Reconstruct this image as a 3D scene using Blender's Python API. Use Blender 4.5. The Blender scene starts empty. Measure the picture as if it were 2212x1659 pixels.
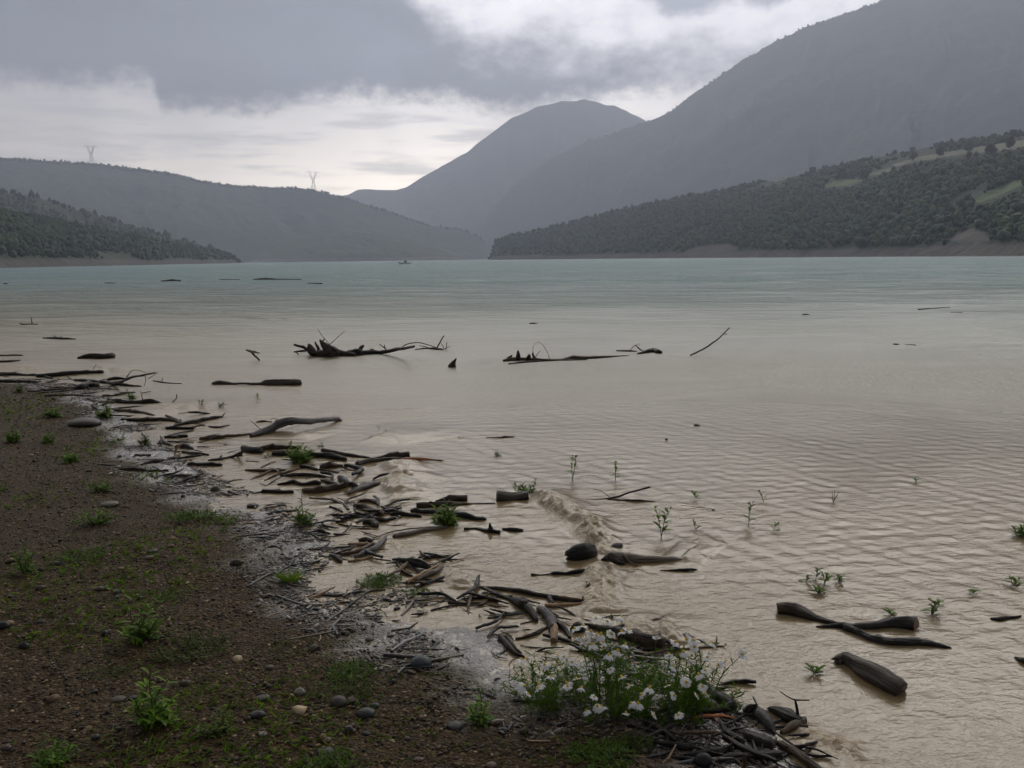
import bpy, math, random
import numpy as np
from mathutils import Vector, Matrix

# ------------------------------------------------------------------ camera
R = math.radians
FPX = 852.0                     # focal length in pixels of a 1024 wide picture
CAMZ = 1.6
PITCH = R(8.38); ROLL = R(0.70)
sc = bpy.context.scene
COL = sc.collection
cam_d = bpy.data.cameras.new("camera")
cam = bpy.data.objects.new("camera", cam_d); COL.objects.link(cam)
sc.camera = cam
cam_d.sensor_width = 36.0
cam_d.lens = 36.0 * FPX / 1024.0
cam_d.clip_start = 0.05; cam_d.clip_end = 20000
_f = np.array([0, math.cos(PITCH), -math.sin(PITCH)])
_r0 = np.array([1.0, 0, 0]); _u0 = np.array([0, math.sin(PITCH), math.cos(PITCH)])
_r = math.cos(ROLL) * _r0 - math.sin(ROLL) * _u0
_u = math.sin(ROLL) * _r0 + math.cos(ROLL) * _u0
cam.matrix_world = Matrix(((_r[0], _u[0], -_f[0], 0), (_r[1], _u[1], -_f[1], 0),
                           (_r[2], _u[2], -_f[2], CAMZ), (0, 0, 0, 1)))
sc.render.resolution_x = 1024; sc.render.resolution_y = 768

def ray(px, py):                                    # pixel of the 1024 picture -> direction
    return _f + _r * ((px - 512) / FPX) - _u * ((py - 384) / FPX)
def azel(px, py):
    d = ray(px, py)
    return math.degrees(math.atan2(d[0], d[1])), math.degrees(math.atan2(d[2], math.hypot(d[0], d[1])))

# ------------------------------------------------------------------ render settings
sc.render.engine = 'CYCLES'
sc.view_settings.view_transform = 'Standard'; sc.view_settings.look = 'None'
sc.view_settings.exposure = 0.12; sc.view_settings.gamma = 1.0
cy = sc.cycles
cy.use_denoising = True
cy.max_bounces = 5; cy.diffuse_bounces = 2; cy.glossy_bounces = 3; cy.volume_bounces = 1
cy.transmission_bounces = 2; cy.transparent_max_bounces = 4
cy.sample_clamp_indirect = 4.0

# ------------------------------------------------------------------ world: storm clouds over a bright gap
SUN_EL, SUN_AZ = 38.0, 35.0
world = bpy.data.worlds.new("World"); sc.world = world
world.use_nodes = True
nt = world.node_tree; nt.nodes.clear()

class NT:
    def __init__(s, tree): s.t = tree
    def n(s, typ, **kw):
        nd = s.t.nodes.new(typ)
        for k, v in kw.items(): setattr(nd, k, v)
        return nd
    def put(s, sock, v):
        if hasattr(v, 'is_output'): s.t.links.new(v, sock)
        elif v is not None:
            if isinstance(v, (tuple, list)) and sock.type == 'RGBA' and len(v) == 3: v = (*v, 1)
            sock.default_value = v
    def m(s, op, a, b=None, c=None, clamp=False):
        nd = s.n('ShaderNodeMath', operation=op, use_clamp=clamp)
        s.put(nd.inputs[0], a)
        if b is not None: s.put(nd.inputs[1], b)
        if c is not None: s.put(nd.inputs[2], c)
        return nd.outputs[0]
    def step(s, v, lo, hi):
        nd = s.n('ShaderNodeMapRange', interpolation_type='SMOOTHSTEP')
        s.put(nd.inputs[0], v); s.put(nd.inputs[1], lo); s.put(nd.inputs[2], hi)
        return nd.outputs[0]
    def mix(s, f, a, b, mode='MIX'):
        nd = s.n('ShaderNodeMix', data_type='RGBA', blend_type=mode)
        s.put(nd.inputs[0], f); s.put(nd.inputs[6], a); s.put(nd.inputs[7], b)
        return nd.outputs[2]
    def noise(s, vec, scale, detail=4, rough=0.55, dist=0.0, color=False):
        nd = s.n('ShaderNodeTexNoise')
        if vec is not None: s.put(nd.inputs['Vector'], vec)
        nd.inputs['Scale'].default_value = scale; nd.inputs['Detail'].default_value = detail
        nd.inputs['Roughness'].default_value = rough; nd.inputs['Distortion'].default_value = dist
        return nd.outputs['Color' if color else 'Fac']
    def vec(s, x, y, z):
        nd = s.n('ShaderNodeCombineXYZ')
        for i, v in enumerate((x, y, z)): s.put(nd.inputs[i], v)
        return nd.outputs[0]
    def curve(s, v, pts, x0, x1, y0, y1):           # piecewise linear function of v
        nd = s.n('ShaderNodeFloatCurve')
        cv = nd.mapping.curves[0]
        q = [((x - x0) / (x1 - x0), (y - y0) / (y1 - y0)) for x, y in pts]
        cv.points[0].location = q[0]; cv.points[1].location = q[-1]
        for p in q[1:-1]: cv.points.new(*p)
        for p in cv.points: p.handle_type = 'VECTOR'
        nd.mapping.update()
        t = s.m('DIVIDE', s.m('SUBTRACT', v, x0), x1 - x0, clamp=True)
        s.put(nd.inputs['Value'], t)
        return s.m('ADD', s.m('MULTIPLY', nd.outputs[0], y1 - y0), y0)

DS = 1024 / 2212.0
def sky_pts(lst): return [azel(x * DS, y * DS) for x, y in lst]
g = NT(nt)
tc = g.n('ShaderNodeTexCoord').outputs['Generated']
sx = g.n('ShaderNodeSeparateXYZ'); nt.links.new(tc, sx.inputs[0])
AZ = g.m('MULTIPLY', g.m('ARCTAN2', sx.outputs[0], sx.outputs[1]), 57.2958)
EL = g.m('MULTIPLY', g.m('ARCSINE', sx.outputs[2]), 57.2958)
n_big = g.m('SUBTRACT', g.noise(g.vec(g.m('MULTIPLY', AZ, .10), g.m('MULTIPLY', EL, .22), 0.3), 1.0, 5, .6), .5)
n_mid = g.m('SUBTRACT', g.noise(g.vec(g.m('MULTIPLY', AZ, .35), g.m('MULTIPLY', EL, .55), 4.3), 1.0, 5, .6), .5)
n_fine = g.m('SUBTRACT', g.noise(g.vec(AZ, g.m('MULTIPLY', EL, 1.3), 7.7), 1.1, 5, .6), .5)
n_str = g.m('SUBTRACT', g.noise(g.vec(g.m('MULTIPLY', AZ, .13), g.m('MULTIPLY', EL, .95), 2.2), 1.0, 5, .6), .5)
# height of the dark cloud's base along the compass
base = sky_pts([(-250, 170), (0, 178), (120, 186), (200, 172), (290, 178), (329, 178), (333, 228), (400, 234), (560, 236), (630, 226),
                (690, 206), (800, 202), (900, 214), (1000, 216), (1060, 236), (1140, 240), (1210, 214),
                (1300, 204), (1400, 196), (1500, 184), (1700, 130), (2000, 90), (2300, 80)])
E1 = g.curve(AZ, base, -40, 40, 0, 40)
hgt = g.m('SUBTRACT', EL, E1)
hn = g.m('ADD', g.m('ADD', hgt, g.m('MULTIPLY', n_fine, 2.1)), g.m('MULTIPLY', n_mid, 1.3))
dark_mask = g.step(hn, -0.75, 0.95)
# lower edge of the bright cloud at the upper right
brt = sky_pts([(300, -300), (700, -260), (860, -60), (940, 60), (1010, 120), (1120, 130), (1250, 140), (1400, 155), (1540, 135), (1800, 120), (2300, 100)])
E2 = g.curve(AZ, brt, -40, 40, 0, 40)
hb = g.m('ADD', g.m('ADD', g.m('SUBTRACT', EL, E2), g.m('MULTIPLY', n_big, 5.0)), g.m('MULTIPLY', n_mid, 4.5))
bright_mask = g.step(hb, -1.2, 3.0)
top = sky_pts([(900, -260), (1200, -40), (1330, -20), (1400, 20), (1450, 42), (1520, 30), (1600, 5), (1660, 20), (1720, -8), (1800, 0), (1900, -30), (2300, -60)])
E3 = g.curve(AZ, top, -40, 40, 0, 40)
ht = g.m('ADD', g.m('SUBTRACT', EL, E3), g.m('MULTIPLY', n_mid, 2.4))
top_mask = g.step(ht, -0.3, 0.7)
SKYK = 1.0
def sk(c, k=1.0): return tuple(v * k * SKYK for v in c)
sky = g.n('ShaderNodeTexSky'); sky.sky_type = 'NISHITA'; sky.sun_disc = False
sky.sun_elevation = R(SUN_EL); sky.sun_rotation = R(SUN_AZ)
STR = 0.1
nish = g.mix(1.0, sky.outputs[0], (STR, STR, STR), 'MULTIPLY')
# gap: cream near the horizon, streaky, brighter to the right of centre
gap_l = g.m('MULTIPLY', g.step(AZ, -34, 2), 1.0)
gap_c = g.mix(gap_l, sk((1.75, 1.52, 1.26)), sk((4.2, 3.7, 3.15)))
gap_c = g.mix(g.step(EL, 3, 11), gap_c, g.mix(gap_l, sk((1.10, 1.01, .92)), sk((2.2, 2.05, 1.93))))
streak = g.step(n_str, -.05, .18)
gap_c = g.mix(g.m('MULTIPLY', streak, .55), gap_c, sk((.70, .69, .70)))
n_rain = g.noise(g.vec(g.m('ADD', g.m('MULTIPLY', AZ, .16), g.m('MULTIPLY', EL, .05)), g.m('MULTIPLY', EL, .02), 9.), 1.0, 2, .5)
veil = g.m('MULTIPLY', g.step(hgt, -7, -.3), g.step(n_rain, .34, .70))
gap_c = g.mix(g.m('MULTIPLY', veil, .36), gap_c, sk((.62, .62, .65)))
gap = g.mix(.06, gap_c, nish)
# dark cloud
dk = g.m('ADD', g.m('ADD', 1.0, g.m('MULTIPLY', n_big, 2.2)), g.m('MULTIPLY', n_mid, 1.3))
dk = g.m('MULTIPLY', g.m('MAXIMUM', dk, .15), g.curve(hgt, [(-40, 1), (0, .86), (2.0, .86), (6, 1.0), (12, 1.12), (40, 1.12)], -40, 40, 0, 2))
dcol = g.mix(g.step(AZ, -30, 12), sk((.075, .090, .125)), sk((.22, .236, .295)))
dark = g.mix(1.0, dcol, g.vec(dk, dk, dk), 'MULTIPLY')
bk = g.m('ADD', 1.0, g.m('MULTIPLY', n_mid, .8))
bcol = g.mix(1.0, sk((1.75, 1.70, 1.72)), g.vec(bk, bk, bk), 'MULTIPLY')
cloud = g.mix(bright_mask, dark, bcol)
cloud = g.mix(top_mask, cloud, sk((.50, .53, .62)))
allsky = g.mix(dark_mask, gap, cloud)
# overhead and behind the camera: closed overcast
ov = g.m('ADD', 1.0, g.m('MULTIPLY', g.m('SUBTRACT', g.noise(tc, 2.2, 5, .6), .5), 1.0))
over = g.mix(1.0, sk((.27, .266, .268)), g.vec(ov, ov, ov), 'MULTIPLY')
# thinner, glowing cloud above the right of the view
gx_ = g.m('DIVIDE', g.m('SUBTRACT', AZ, 9), 44); gy_ = g.m('DIVIDE', g.m('SUBTRACT', EL, 23), 9)
glow = g.m('EXPONENT', g.m('MULTIPLY', -1.0, g.m('ADD', g.m('MULTIPLY', gx_, gx_), g.m('MULTIPLY', gy_, gy_))))
gk = g.m('MULTIPLY', glow, ov)
over = g.mix(1.0, over, g.mix(1.0, sk((12.6, 11.9, 10.8)), g.vec(gk, gk, gk), 'MULTIPLY'), 'ADD')
allsky = g.mix(g.step(EL, 19, 26), allsky, over)
behind = g.step(g.m('ABSOLUTE', AZ), 45, 75)
allsky = g.mix(behind, allsky, over)
below = g.step(EL, 0.0, -4.0)
allsky = g.mix(g.step(EL, -3.0, 0.0), sk((.16, .15, .14)), allsky)
fin = g.mix(1.0, allsky, (1 / STR, 1 / STR, 1 / STR), 'MULTIPLY')
bg = g.n('ShaderNodeBackground'); bg.inputs[1].default_value = STR
nt.links.new(fin, bg.inputs[0])
wo = g.n('ShaderNodeOutputWorld'); nt.links.new(bg.outputs[0], wo.inputs[0])

# ------------------------------------------------------------------ sun, veiled by cloud
sd = bpy.data.lights.new("sun", 'SUN'); sd.energy = 0.7; sd.angle = R(25); sd.color = (1, .95, .88)
so = bpy.data.objects.new("sun", sd); COL.objects.link(so)
so.rotation_euler = (R(90 - SUN_EL), 0, R(180 - SUN_AZ)); so.location = (300, 500, 600)

# ------------------------------------------------------------------ helpers
rng = np.random.default_rng(7)
random.seed(11)
def tag(o, label=None, cat=None, group=None, kind=None):
    if label: o['label'] = label
    if cat: o['category'] = cat
    if group: o['group'] = group
    if kind: o['kind'] = kind
    return o
def empty(name, loc):
    o = bpy.data.objects.new(name, None); COL.objects.link(o); o.location = loc
    o.empty_display_size = .1
    return o
def np_mesh(name, V, Q=None, T=None, mats=(), smooth=True, attrs=None, mi=None):
    me = bpy.data.meshes.new(name)
    V = np.asarray(V, np.float32).reshape(-1, 3)
    parts = []
    if Q is not None and len(Q): parts.append(np.asarray(Q, np.int32).reshape(-1, 4))
    if T is not None and len(T): parts.append(np.asarray(T, np.int32).reshape(-1, 3))
    me.vertices.add(len(V)); me.vertices.foreach_set('co', V.ravel())
    loops = np.concatenate([p.ravel() for p in parts])
    tot = np.concatenate([np.full(len(p), p.shape[1], np.int32) for p in parts])
    st = np.concatenate([[0], np.cumsum(tot)[:-1]]).astype(np.int32)
    me.loops.add(len(loops)); me.loops.foreach_set('vertex_index', loops)
    me.polygons.add(len(tot)); me.polygons.foreach_set('loop_start', st)
    try: me.polygons.foreach_set('loop_total', tot)
    except Exception: pass
    if smooth: me.polygons.foreach_set('use_smooth', np.ones(len(tot), bool))
    for m in mats: me.materials.append(m)
    if mi is not None: me.polygons.foreach_set('material_index', np.asarray(mi, np.int32))
    for k, (typ, arr) in (attrs or {}).items():
        a = me.attributes.new(k, typ, 'POINT')
        arr = np.asarray(arr, np.float32)
        if typ == 'FLOAT_COLOR':
            if arr.shape[1] == 3: arr = np.c_[arr, np.ones(len(arr), np.float32)]
            a.data.foreach_set('color', arr.astype(np.float32).ravel())
        elif typ == 'FLOAT_VECTOR': a.data.foreach_set('vector', arr.ravel())
        else: a.data.foreach_set('value', arr.ravel())
    me.update(calc_edges=True); me.validate()
    return me
def obj(name, me, parent=None):
    o = bpy.data.objects.new(name, me); COL.objects.link(o)
    if parent is not None:
        o.parent = parent
        o.matrix_parent_inverse = Matrix.Translation(-parent.location)   # meshes are in world coordinates
    return o
def recentre(o, c):                                 # put an object's origin at its base
    me = o.data; n = len(me.vertices)
    a = np.empty(n * 3, np.float32); me.vertices.foreach_get('co', a)
    a = a.reshape(-1, 3) - np.asarray(c, np.float32)
    me.vertices.foreach_set('co', a.ravel()); me.update(); o.location = c
def grid_quads(nr, nc, wrap=False):
    i = np.arange(nr - 1)[:, None]; j = np.arange(nc if wrap else nc - 1)[None, :]
    j2 = (j + 1) % nc
    return np.stack([i * nc + j, i * nc + j2, (i + 1) * nc + j2, (i + 1) * nc + j], -1).reshape(-1, 4)
def _hash(ix, iy, seed):
    h = (ix.astype(np.int64) * 374761393 + iy.astype(np.int64) * 668265263 + seed * 974711) & 0xffffffff
    h = ((h ^ (h >> 13)) * 1274126177) & 0xffffffff
    return ((h ^ (h >> 16)) & 0xffff) / 65535.0
def vn(x, y, seed=0):                               # value noise, -1..1
    x = np.asarray(x, float); y = np.asarray(y, float)
    ix = np.floor(x); iy = np.floor(y); fx = x - ix; fy = y - iy
    fx = fx * fx * (3 - 2 * fx); fy = fy * fy * (3 - 2 * fy)
    a = _hash(ix, iy, seed); b = _hash(ix + 1, iy, seed); c = _hash(ix, iy + 1, seed); d = _hash(ix + 1, iy + 1, seed)
    return 2 * ((a * (1 - fx) + b * fx) * (1 - fy) + (c * (1 - fx) + d * fx) * fy) - 1
def fbm(x, y, seed=0, o=4):
    s = 0; a = 1.0; t = 0
    for k in range(o): s = s + a * vn(x * 2 ** k, y * 2 ** k, seed + k * 17); t += a; a *= .5
    return s / t
def sstep(v, a, b):
    t = np.clip((v - a) / (b - a), 0, 1); return t * t * (3 - 2 * t)

# pixels read off enlarged views of the photograph -> pixels of the 1024 picture
VIEW = {'A': (0, 1050, 2.011), 'B': (900, 1250, 2.011), 'C': (1900, 1250, 2.011), 'D': (3000, 1150, 2.018),
        'E': (0, 1700, 2.212), 'F': (900, 1700, 2.212), 'G': (1800, 1800, 2.011), 'H': (2900, 1800, 1.8495),
        'I': (0, 2300, 2.149), 'J': (900, 2300, 2.011), 'K': (1900, 2300, 2.011), 'L': (2600, 2300, 1.4786),
        'M': (0, 500, 1.58), 'N': (2700, 450, 1.5845), 'P': (0, 0, 2212 / 4096.)}
def PX(v, x, y):
    a, b, s = VIEW[v]; return (x / s + a) / 4.0, (y / s + b) / 4.0
def VS(v): return 1.0 / (VIEW[v][2] * 4.0)

# ------------------------------------------------------------------ shore line and ground height
def at_z(px, py, z):
    d = ray(px, py); t = (z - CAMZ) / d[2]
    return np.array([0, 0, CAMZ]) + d * t
SHORE_P = [(-60, 812), (0, 818), (90, 824), (170, 838), (230, 866), (270, 905), (320, 950), (345, 990), (380, 1018), (430, 1042), (470, 1062), (560, 1092),
           (625, 1128), (690, 1178), (705, 1212), (740, 1262), (800, 1296), (900, 1342), (990, 1378), (1060, 1420),
           (1140, 1466), (1210, 1440), (1300, 1418), (1430, 1420), (1530, 1455), (1590, 1530), (1560, 1580), (1600, 1625), (1680, 1700)]
SH = np.array([at_z(x * DS, y * DS, 0)[:2] for x, y in SHORE_P])
LAND = np.vstack([SH, [[1.5, 0.9], [3, -2], [12, -14], [250, -250], [-250, -250], [-250, 60], [-60, 26], [-22, 16]]])
SEG = np.vstack([[[-22, 16]], SH, [[1.5, 0.9], [3, -2], [12, -14]]])
def shore_d(x, y):                                  # signed distance, + on land
    x = np.asarray(x, float).ravel(); y = np.asarray(y, float).ravel()
    best = np.full(x.shape, 1e9)
    for a, b in zip(SEG[:-1], SEG[1:]):
        ab = b - a; L = ab @ ab
        t = np.clip(((x - a[0]) * ab[0] + (y - a[1]) * ab[1]) / L, 0, 1)
        best = np.minimum(best, np.hypot(x - a[0] - t * ab[0], y - a[1] - t * ab[1]))
    ins = np.zeros(x.shape, bool)
    P = LAND; n = len(P)
    for k in range(n):
        x1, y1 = P[k]; x2, y2 = P[(k + 1) % n]
        c = ((y1 > y) != (y2 > y))
        with np.errstate(divide='ignore', invalid='ignore'):
            xi = (x2 - x1) * (y - y1) / (y2 - y1) + x1
        ins ^= c & (x < xi)
    return np.where(ins, best, -best)
def ground_z(x, y):
    x = np.asarray(x, float).ravel(); y = np.asarray(y, float).ravel()
    d = shore_d(x, y)
    z = np.where(d > 0, .20 * (1 - np.exp(-np.maximum(d, 0) * .24)), np.maximum(d * .07, -2.5))
    near = np.exp(-np.hypot(x, y) / 40)
    z = z + near * (.020 * fbm(x * 1.3, y * 1.3, 3, 3) + .010 * fbm(x * 4.1, y * 4.1, 9, 2))
    return z
def surf_z(x, y): return float(max(ground_z(x, y)[0], 0.0))
def on_surface(px, py, lift=0.0):
    z = 0.0
    for _ in range(6):
        p = at_z(px, py, z + lift); z = .5 * z + .5 * surf_z(p[0], p[1])
    return at_z(px, py, z + lift), z
def depth_of(p): return float((p - np.array([0, 0, CAMZ])) @ _f)

# ------------------------------------------------------------------ materials
def new_mat(name):
    m = bpy.data.materials.new(name); m.use_nodes = True
    t = m.node_tree; t.nodes.clear(); G = NT(t)
    out = G.n('ShaderNodeOutputMaterial'); b = G.n('ShaderNodeBsdfPrincipled')
    t.links.new(b.outputs[0], out.inputs[0])
    return m, G, b, out
def bump(G, b, h, strength, dist):
    nd = G.n('ShaderNodeBump'); nd.inputs['Strength'].default_value = strength; nd.inputs['Distance'].default_value = dist
    G.put(nd.inputs['Height'], h); G.t.links.new(nd.outputs[0], b.inputs['Normal']); return nd
def attr(G, name, out='Color'): return G.n('ShaderNodeAttribute', attribute_name=name).outputs[out]

def mat_attr(name, rough, spec=.5, noise_scale=0, bump_d=0, rough2=None, transl=0.0):
    m, G, b, out = new_mat(name)
    c = attr(G, 'Col')
    if noise_scale:
        oc = G.n('ShaderNodeTexCoord').outputs['Object']
        n = G.noise(oc, noise_scale, 4, .6)
        c = G.mix(1.0, c, G.mix(n, (.6, .6, .6), (1.4, 1.4, 1.4)), 'MULTIPLY')
        if bump_d: bump(G, b, n, 1.0, bump_d)
    G.put(b.inputs['Base Color'], c); b.inputs['Roughness'].default_value = rough
    b.inputs['Specular IOR Level'].default_value = spec
    if transl:
        tr = G.n('ShaderNodeBsdfTranslucent'); G.put(tr.inputs[0], c)
        ms = G.n('ShaderNodeMixShader'); ms.inputs[0].default_value = transl
        G.t.links.new(b.outputs[0], ms.inputs[1]); G.t.links.new(tr.outputs[0], ms.inputs[2])
        G.t.links.new(ms.outputs[0], out.inputs[0])
    return m
def mat_plain(name, col, rough=.5, transl=0.0, var=0.0, scale=30, spec=.5):
    m, G, b, out = new_mat(name)
    c = col
    if var:
        oc = G.n('ShaderNodeTexCoord').outputs['Object']
        n = G.noise(oc, scale, 3, .6)
        c = G.mix(n, tuple(v * (1 - var) for v in col), tuple(v * (1 + var) for v in col))
    G.put(b.inputs['Base Color'], c); b.inputs['Roughness'].default_value = rough
    b.inputs['Specular IOR Level'].default_value = spec
    if transl:
        tr = G.n('ShaderNodeBsdfTranslucent'); G.put(tr.inputs[0], c)
        ms = G.n('ShaderNodeMixShader'); ms.inputs[0].default_value = transl
        G.t.links.new(b.outputs[0], ms.inputs[1]); G.t.links.new(tr.outputs[0], ms.inputs[2])
        G.t.links.new(ms.outputs[0], out.inputs[0])
    return m
def mat_wood(name, c1, c2, c3, rough=.38, streak=.5):
    m, G, b, out = new_mat(name)
    gr = attr(G, 'grain', 'Vector')
    mp = G.n('ShaderNodeMapping'); G.put(mp.inputs[0], gr); mp.inputs['Scale'].default_value = (5, 70, 70)
    n1 = G.noise(mp.outputs[0], 1.0, 5, .65, .4)
    mp2 = G.n('ShaderNodeMapping'); G.put(mp2.inputs[0], gr); mp2.inputs['Scale'].default_value = (3, 14, 14)
    n2 = G.noise(mp2.outputs[0], 1.0, 4, .6)
    rnd = G.n('ShaderNodeObjectInfo').outputs['Random']
    c = G.mix(G.step(n1, .32, .68), c1, c2)
    c = G.mix(G.m('MULTIPLY', G.step(n2, .52, .70), streak), c, c3)
    mp3 = G.n('ShaderNodeMapping'); G.put(mp3.inputs[0], gr); mp3.inputs['Scale'].default_value = (7, 16, 16)
    n3 = G.noise(mp3.outputs[0], 1.0, 5, .7)
    c = G.mix(G.m('MULTIPLY', G.step(n3, .54, .66), .4), c, tuple(min(.25, v * 1.4 + .008) for v in c3))
    k = G.m('ADD', .55, G.m('MULTIPLY', G.m('MULTIPLY', rnd, rnd), 1.7))
    mp4 = G.n('ShaderNodeMapping'); G.put(mp4.inputs[0], gr); mp4.inputs['Scale'].default_value = (1.6, 55, 55)
    crk = G.step(G.noise(mp4.outputs[0], 1.0, 3, .6), .40, .35)
    c = G.mix(G.m('MULTIPLY', crk, .85), c, (.004, .0035, .003))
    c = G.mix(1.0, c, G.vec(k, k, k), 'MULTIPLY')
    G.put(b.inputs['Base Color'], c)
    G.put(b.inputs['Roughness'], G.m('ADD', rough, G.m('MULTIPLY', n2, .3)))
    b.inputs['Specular IOR Level'].default_value = .26
    bump(G, b, G.m('SUBTRACT', G.m('ADD', n1, G.m('MULTIPLY', n2, 1.2)), crk), 1.0, .014)
    return m
WOOD = {
    'dark': mat_wood('wet_dark_wood', (.006, .005, .0042), (.023, .0165, .012), (.070, .044, .027), streak=.5),
    'brown': mat_wood('wet_brown_wood', (.013, .008, .005), (.060, .036, .020), (.15, .09, .048), streak=.6),
    'grey': mat_wood('wet_grey_wood', (.030, .028, .027), (.072, .067, .063), (.035, .031, .028)),
    'mud': mat_wood('muddy_wood', (.075, .060, .045), (.13, .105, .08), (.06, .05, .04)),
    'tan': mat_wood('stripped_tan_wood', (.16, .10, .055), (.30, .20, .115), (.10, .062, .035), .45),
    'orange': mat_wood('orange_bark', (.20, .062, .020), (.34, .115, .038), (.10, .035, .015), .4),
    'black': mat_wood('soaked_black_wood', (.007, .0065, .006), (.022, .019, .017), (.045, .036, .028), .32),
}
END = mat_plain('broken_wood_end', (.17, .105, .06), .5, var=.4, scale=60)
END_DARK = mat_plain('wet_wood_end', (.06, .042, .03), .45, var=.4, scale=60)
M_STONE = mat_attr('river_stone', .5, .25, 55, .002)
M_GRAVEL = mat_attr('gravel', .5, .2)
M_CHIP = mat_attr('wood_chips', .45, .5)
M_LEAF = mat_attr('weed_leaf', .55, .18, transl=.4)
M_STEM = mat_plain('weed_stem', (.075, .055, .025), .5)
M_STEMG = mat_plain('green_stem', (.06, .095, .03), .5)
M_PETAL = mat_plain('white_petal', (.86, .86, .85), .6, transl=.35)
M_DISC = mat_plain('yellow_flower_centre', (.62, .42, .03), .7, var=.3, scale=400)
M_STEEL = mat_plain('pylon_steel', (.16, .17, .18), .6)

# ------------------------------------------------------------------ ground
def polar(rows, az_fine, naz, ncoarse):
    a = np.linspace(-az_fine, az_fine, naz)
    b = np.linspace(az_fine, 360 - az_fine, ncoarse + 2)[1:-1]
    az = np.radians(np.concatenate([a, b]))
    rr, aa = np.meshgrid(rows, az, indexing='ij')
    return rr * np.sin(aa), rr * np.cos(aa), len(rows), len(az)
def r_at_row(y): return CAMZ / np.tan(np.arctan((np.asarray(y, float) - 384) / FPX) + PITCH)
rows = np.concatenate([np.geomspace(.2, 1.35, 10)[:-1], r_at_row(np.arange(930, 300, -1.5)), np.geomspace(33, 4100, 40)])
GX, GY, nr, nc = polar(rows, 42, 680, 60)
gx, gy = GX.ravel(), GY.ravel()
gd = shore_d(gx, gy)
gz = ground_z(gx, gy)
nearw = np.exp(-np.hypot(gx, gy) / 9)
gz = gz + nearw * (.005 * vn(gx * 22, gy * 22, 31) + .004 * vn(gx * 47, gy * 47, 32))
GV = np.c_[gx, gy, gz]
GQ = grid_quads(nr, nc, True)[:, ::-1]
GT = np.array([[len(GV), k, (k + 1) % nc] for k in range(nc)])[:, ::-1]
GV = np.vstack([GV, [0, 0, .08]])
def ground_material():
    m, G, b, out = new_mat('wet_gravel_ground')
    oc = G.n('ShaderNodeTexCoord').outputs['Object']
    d = attr(G, 'shore', 'Fac')
    vo = G.n('ShaderNodeTexVoronoi'); G.put(vo.inputs['Vector'], oc); vo.inputs['Scale'].default_value = 75
    cell = G.n('ShaderNodeSeparateColor'); G.t.links.new(vo.outputs['Color'], cell.inputs[0])
    n1 = G.noise(oc, 2.2, 4, .6); n2 = G.noise(oc, 40, 4, .65); n3 = G.noise(oc, 9, 3, .6)
    grav = G.mix(cell.outputs[0], (.021, .0135, .006), (.088, .057, .027))
    grav = G.mix(G.step(cell.outputs[1], .86, .97), grav, (.17, .12, .066))
    grav = G.mix(G.m('MULTIPLY', n1, .6), grav, (.024, .0165, .008))
    mud = G.mix(n2, (.022, .018, .015), (.07, .06, .051))
    froth = G.mix(n2, (.20, .17, .14), (.42, .36, .30))
    mud = G.mix(G.m('MULTIPLY', G.step(n3, .46, .60), G.step(n2, .40, .58)), mud, froth)
    wet = G.step(G.m('ADD', d, G.m('MULTIPLY', G.m('SUBTRACT', n1, .5), .8)), .46, .06)
    G.put(b.inputs['Base Color'], G.mix(wet, grav, mud))
    G.put(b.inputs['Roughness'], G.m('SUBTRACT', .62, G.m('MULTIPLY', wet, .42)))
    G.put(b.inputs['Specular IOR Level'], G.m('ADD', .05, G.m('MULTIPLY', wet, .55)))
    h = G.m('ADD', G.m('MULTIPLY', G.m('SUBTRACT', 1.0, vo.outputs['Distance']), G.m('SUBTRACT', 1.0, G.m('MULTIPLY', wet, .75))), G.m('MULTIPLY', n2, .7))
    bump(G, b, h, .9, .010)
    return m
gm = np_mesh('ground', GV, GQ, GT, [ground_material()], True, {'shore': ('FLOAT', np.append(gd, 1.0))})
tag(obj('ground', gm), kind='structure')

# ------------------------------------------------------------------ water
rows = np.concatenate([np.geomspace(.2, 1.75, 6)[:-1], r_at_row(np.arange(800, 268, -.85)), np.geomspace(150, 4080, 70)])
WX, WY, nr, nc = polar(rows, 40, 960, 60)
wx, wy = WX.ravel(), WY.ravel()
wr = np.hypot(wx, wy)
drow = np.gradient(rows); dr = np.repeat(drow, nc)
wz = np.zeros_like(wx)
rw = np.random.default_rng(5)
for k in range(60):
    lam = .05 * (4.0 ** rw.random())                # 0.05 .. 0.20 m
    th = R(-97) + rw.normal(0, .75)                # travel towards the shore, towards the camera and a little left
    kx, ky = 2 * math.pi / lam * math.cos(th), 2 * math.pi / lam * math.sin(th)
    amp = .0013 * lam ** .9 * (.6 + .8 * rw.random())
    fade = sstep(lam / dr, 2.0, 4.0)
    wz += amp * fade * np.sin(kx * wx + ky * wy + rw.random() * 6.28) * (1 + .5 * vn(wx * .35 + k, wy * .35, 60 + k))
sh_fade = sstep(-shore_d(wx, wy), -.05, 1.1)
wz *= .35 + .65 * sh_fade
foam = np.zeros_like(wx)
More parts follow.
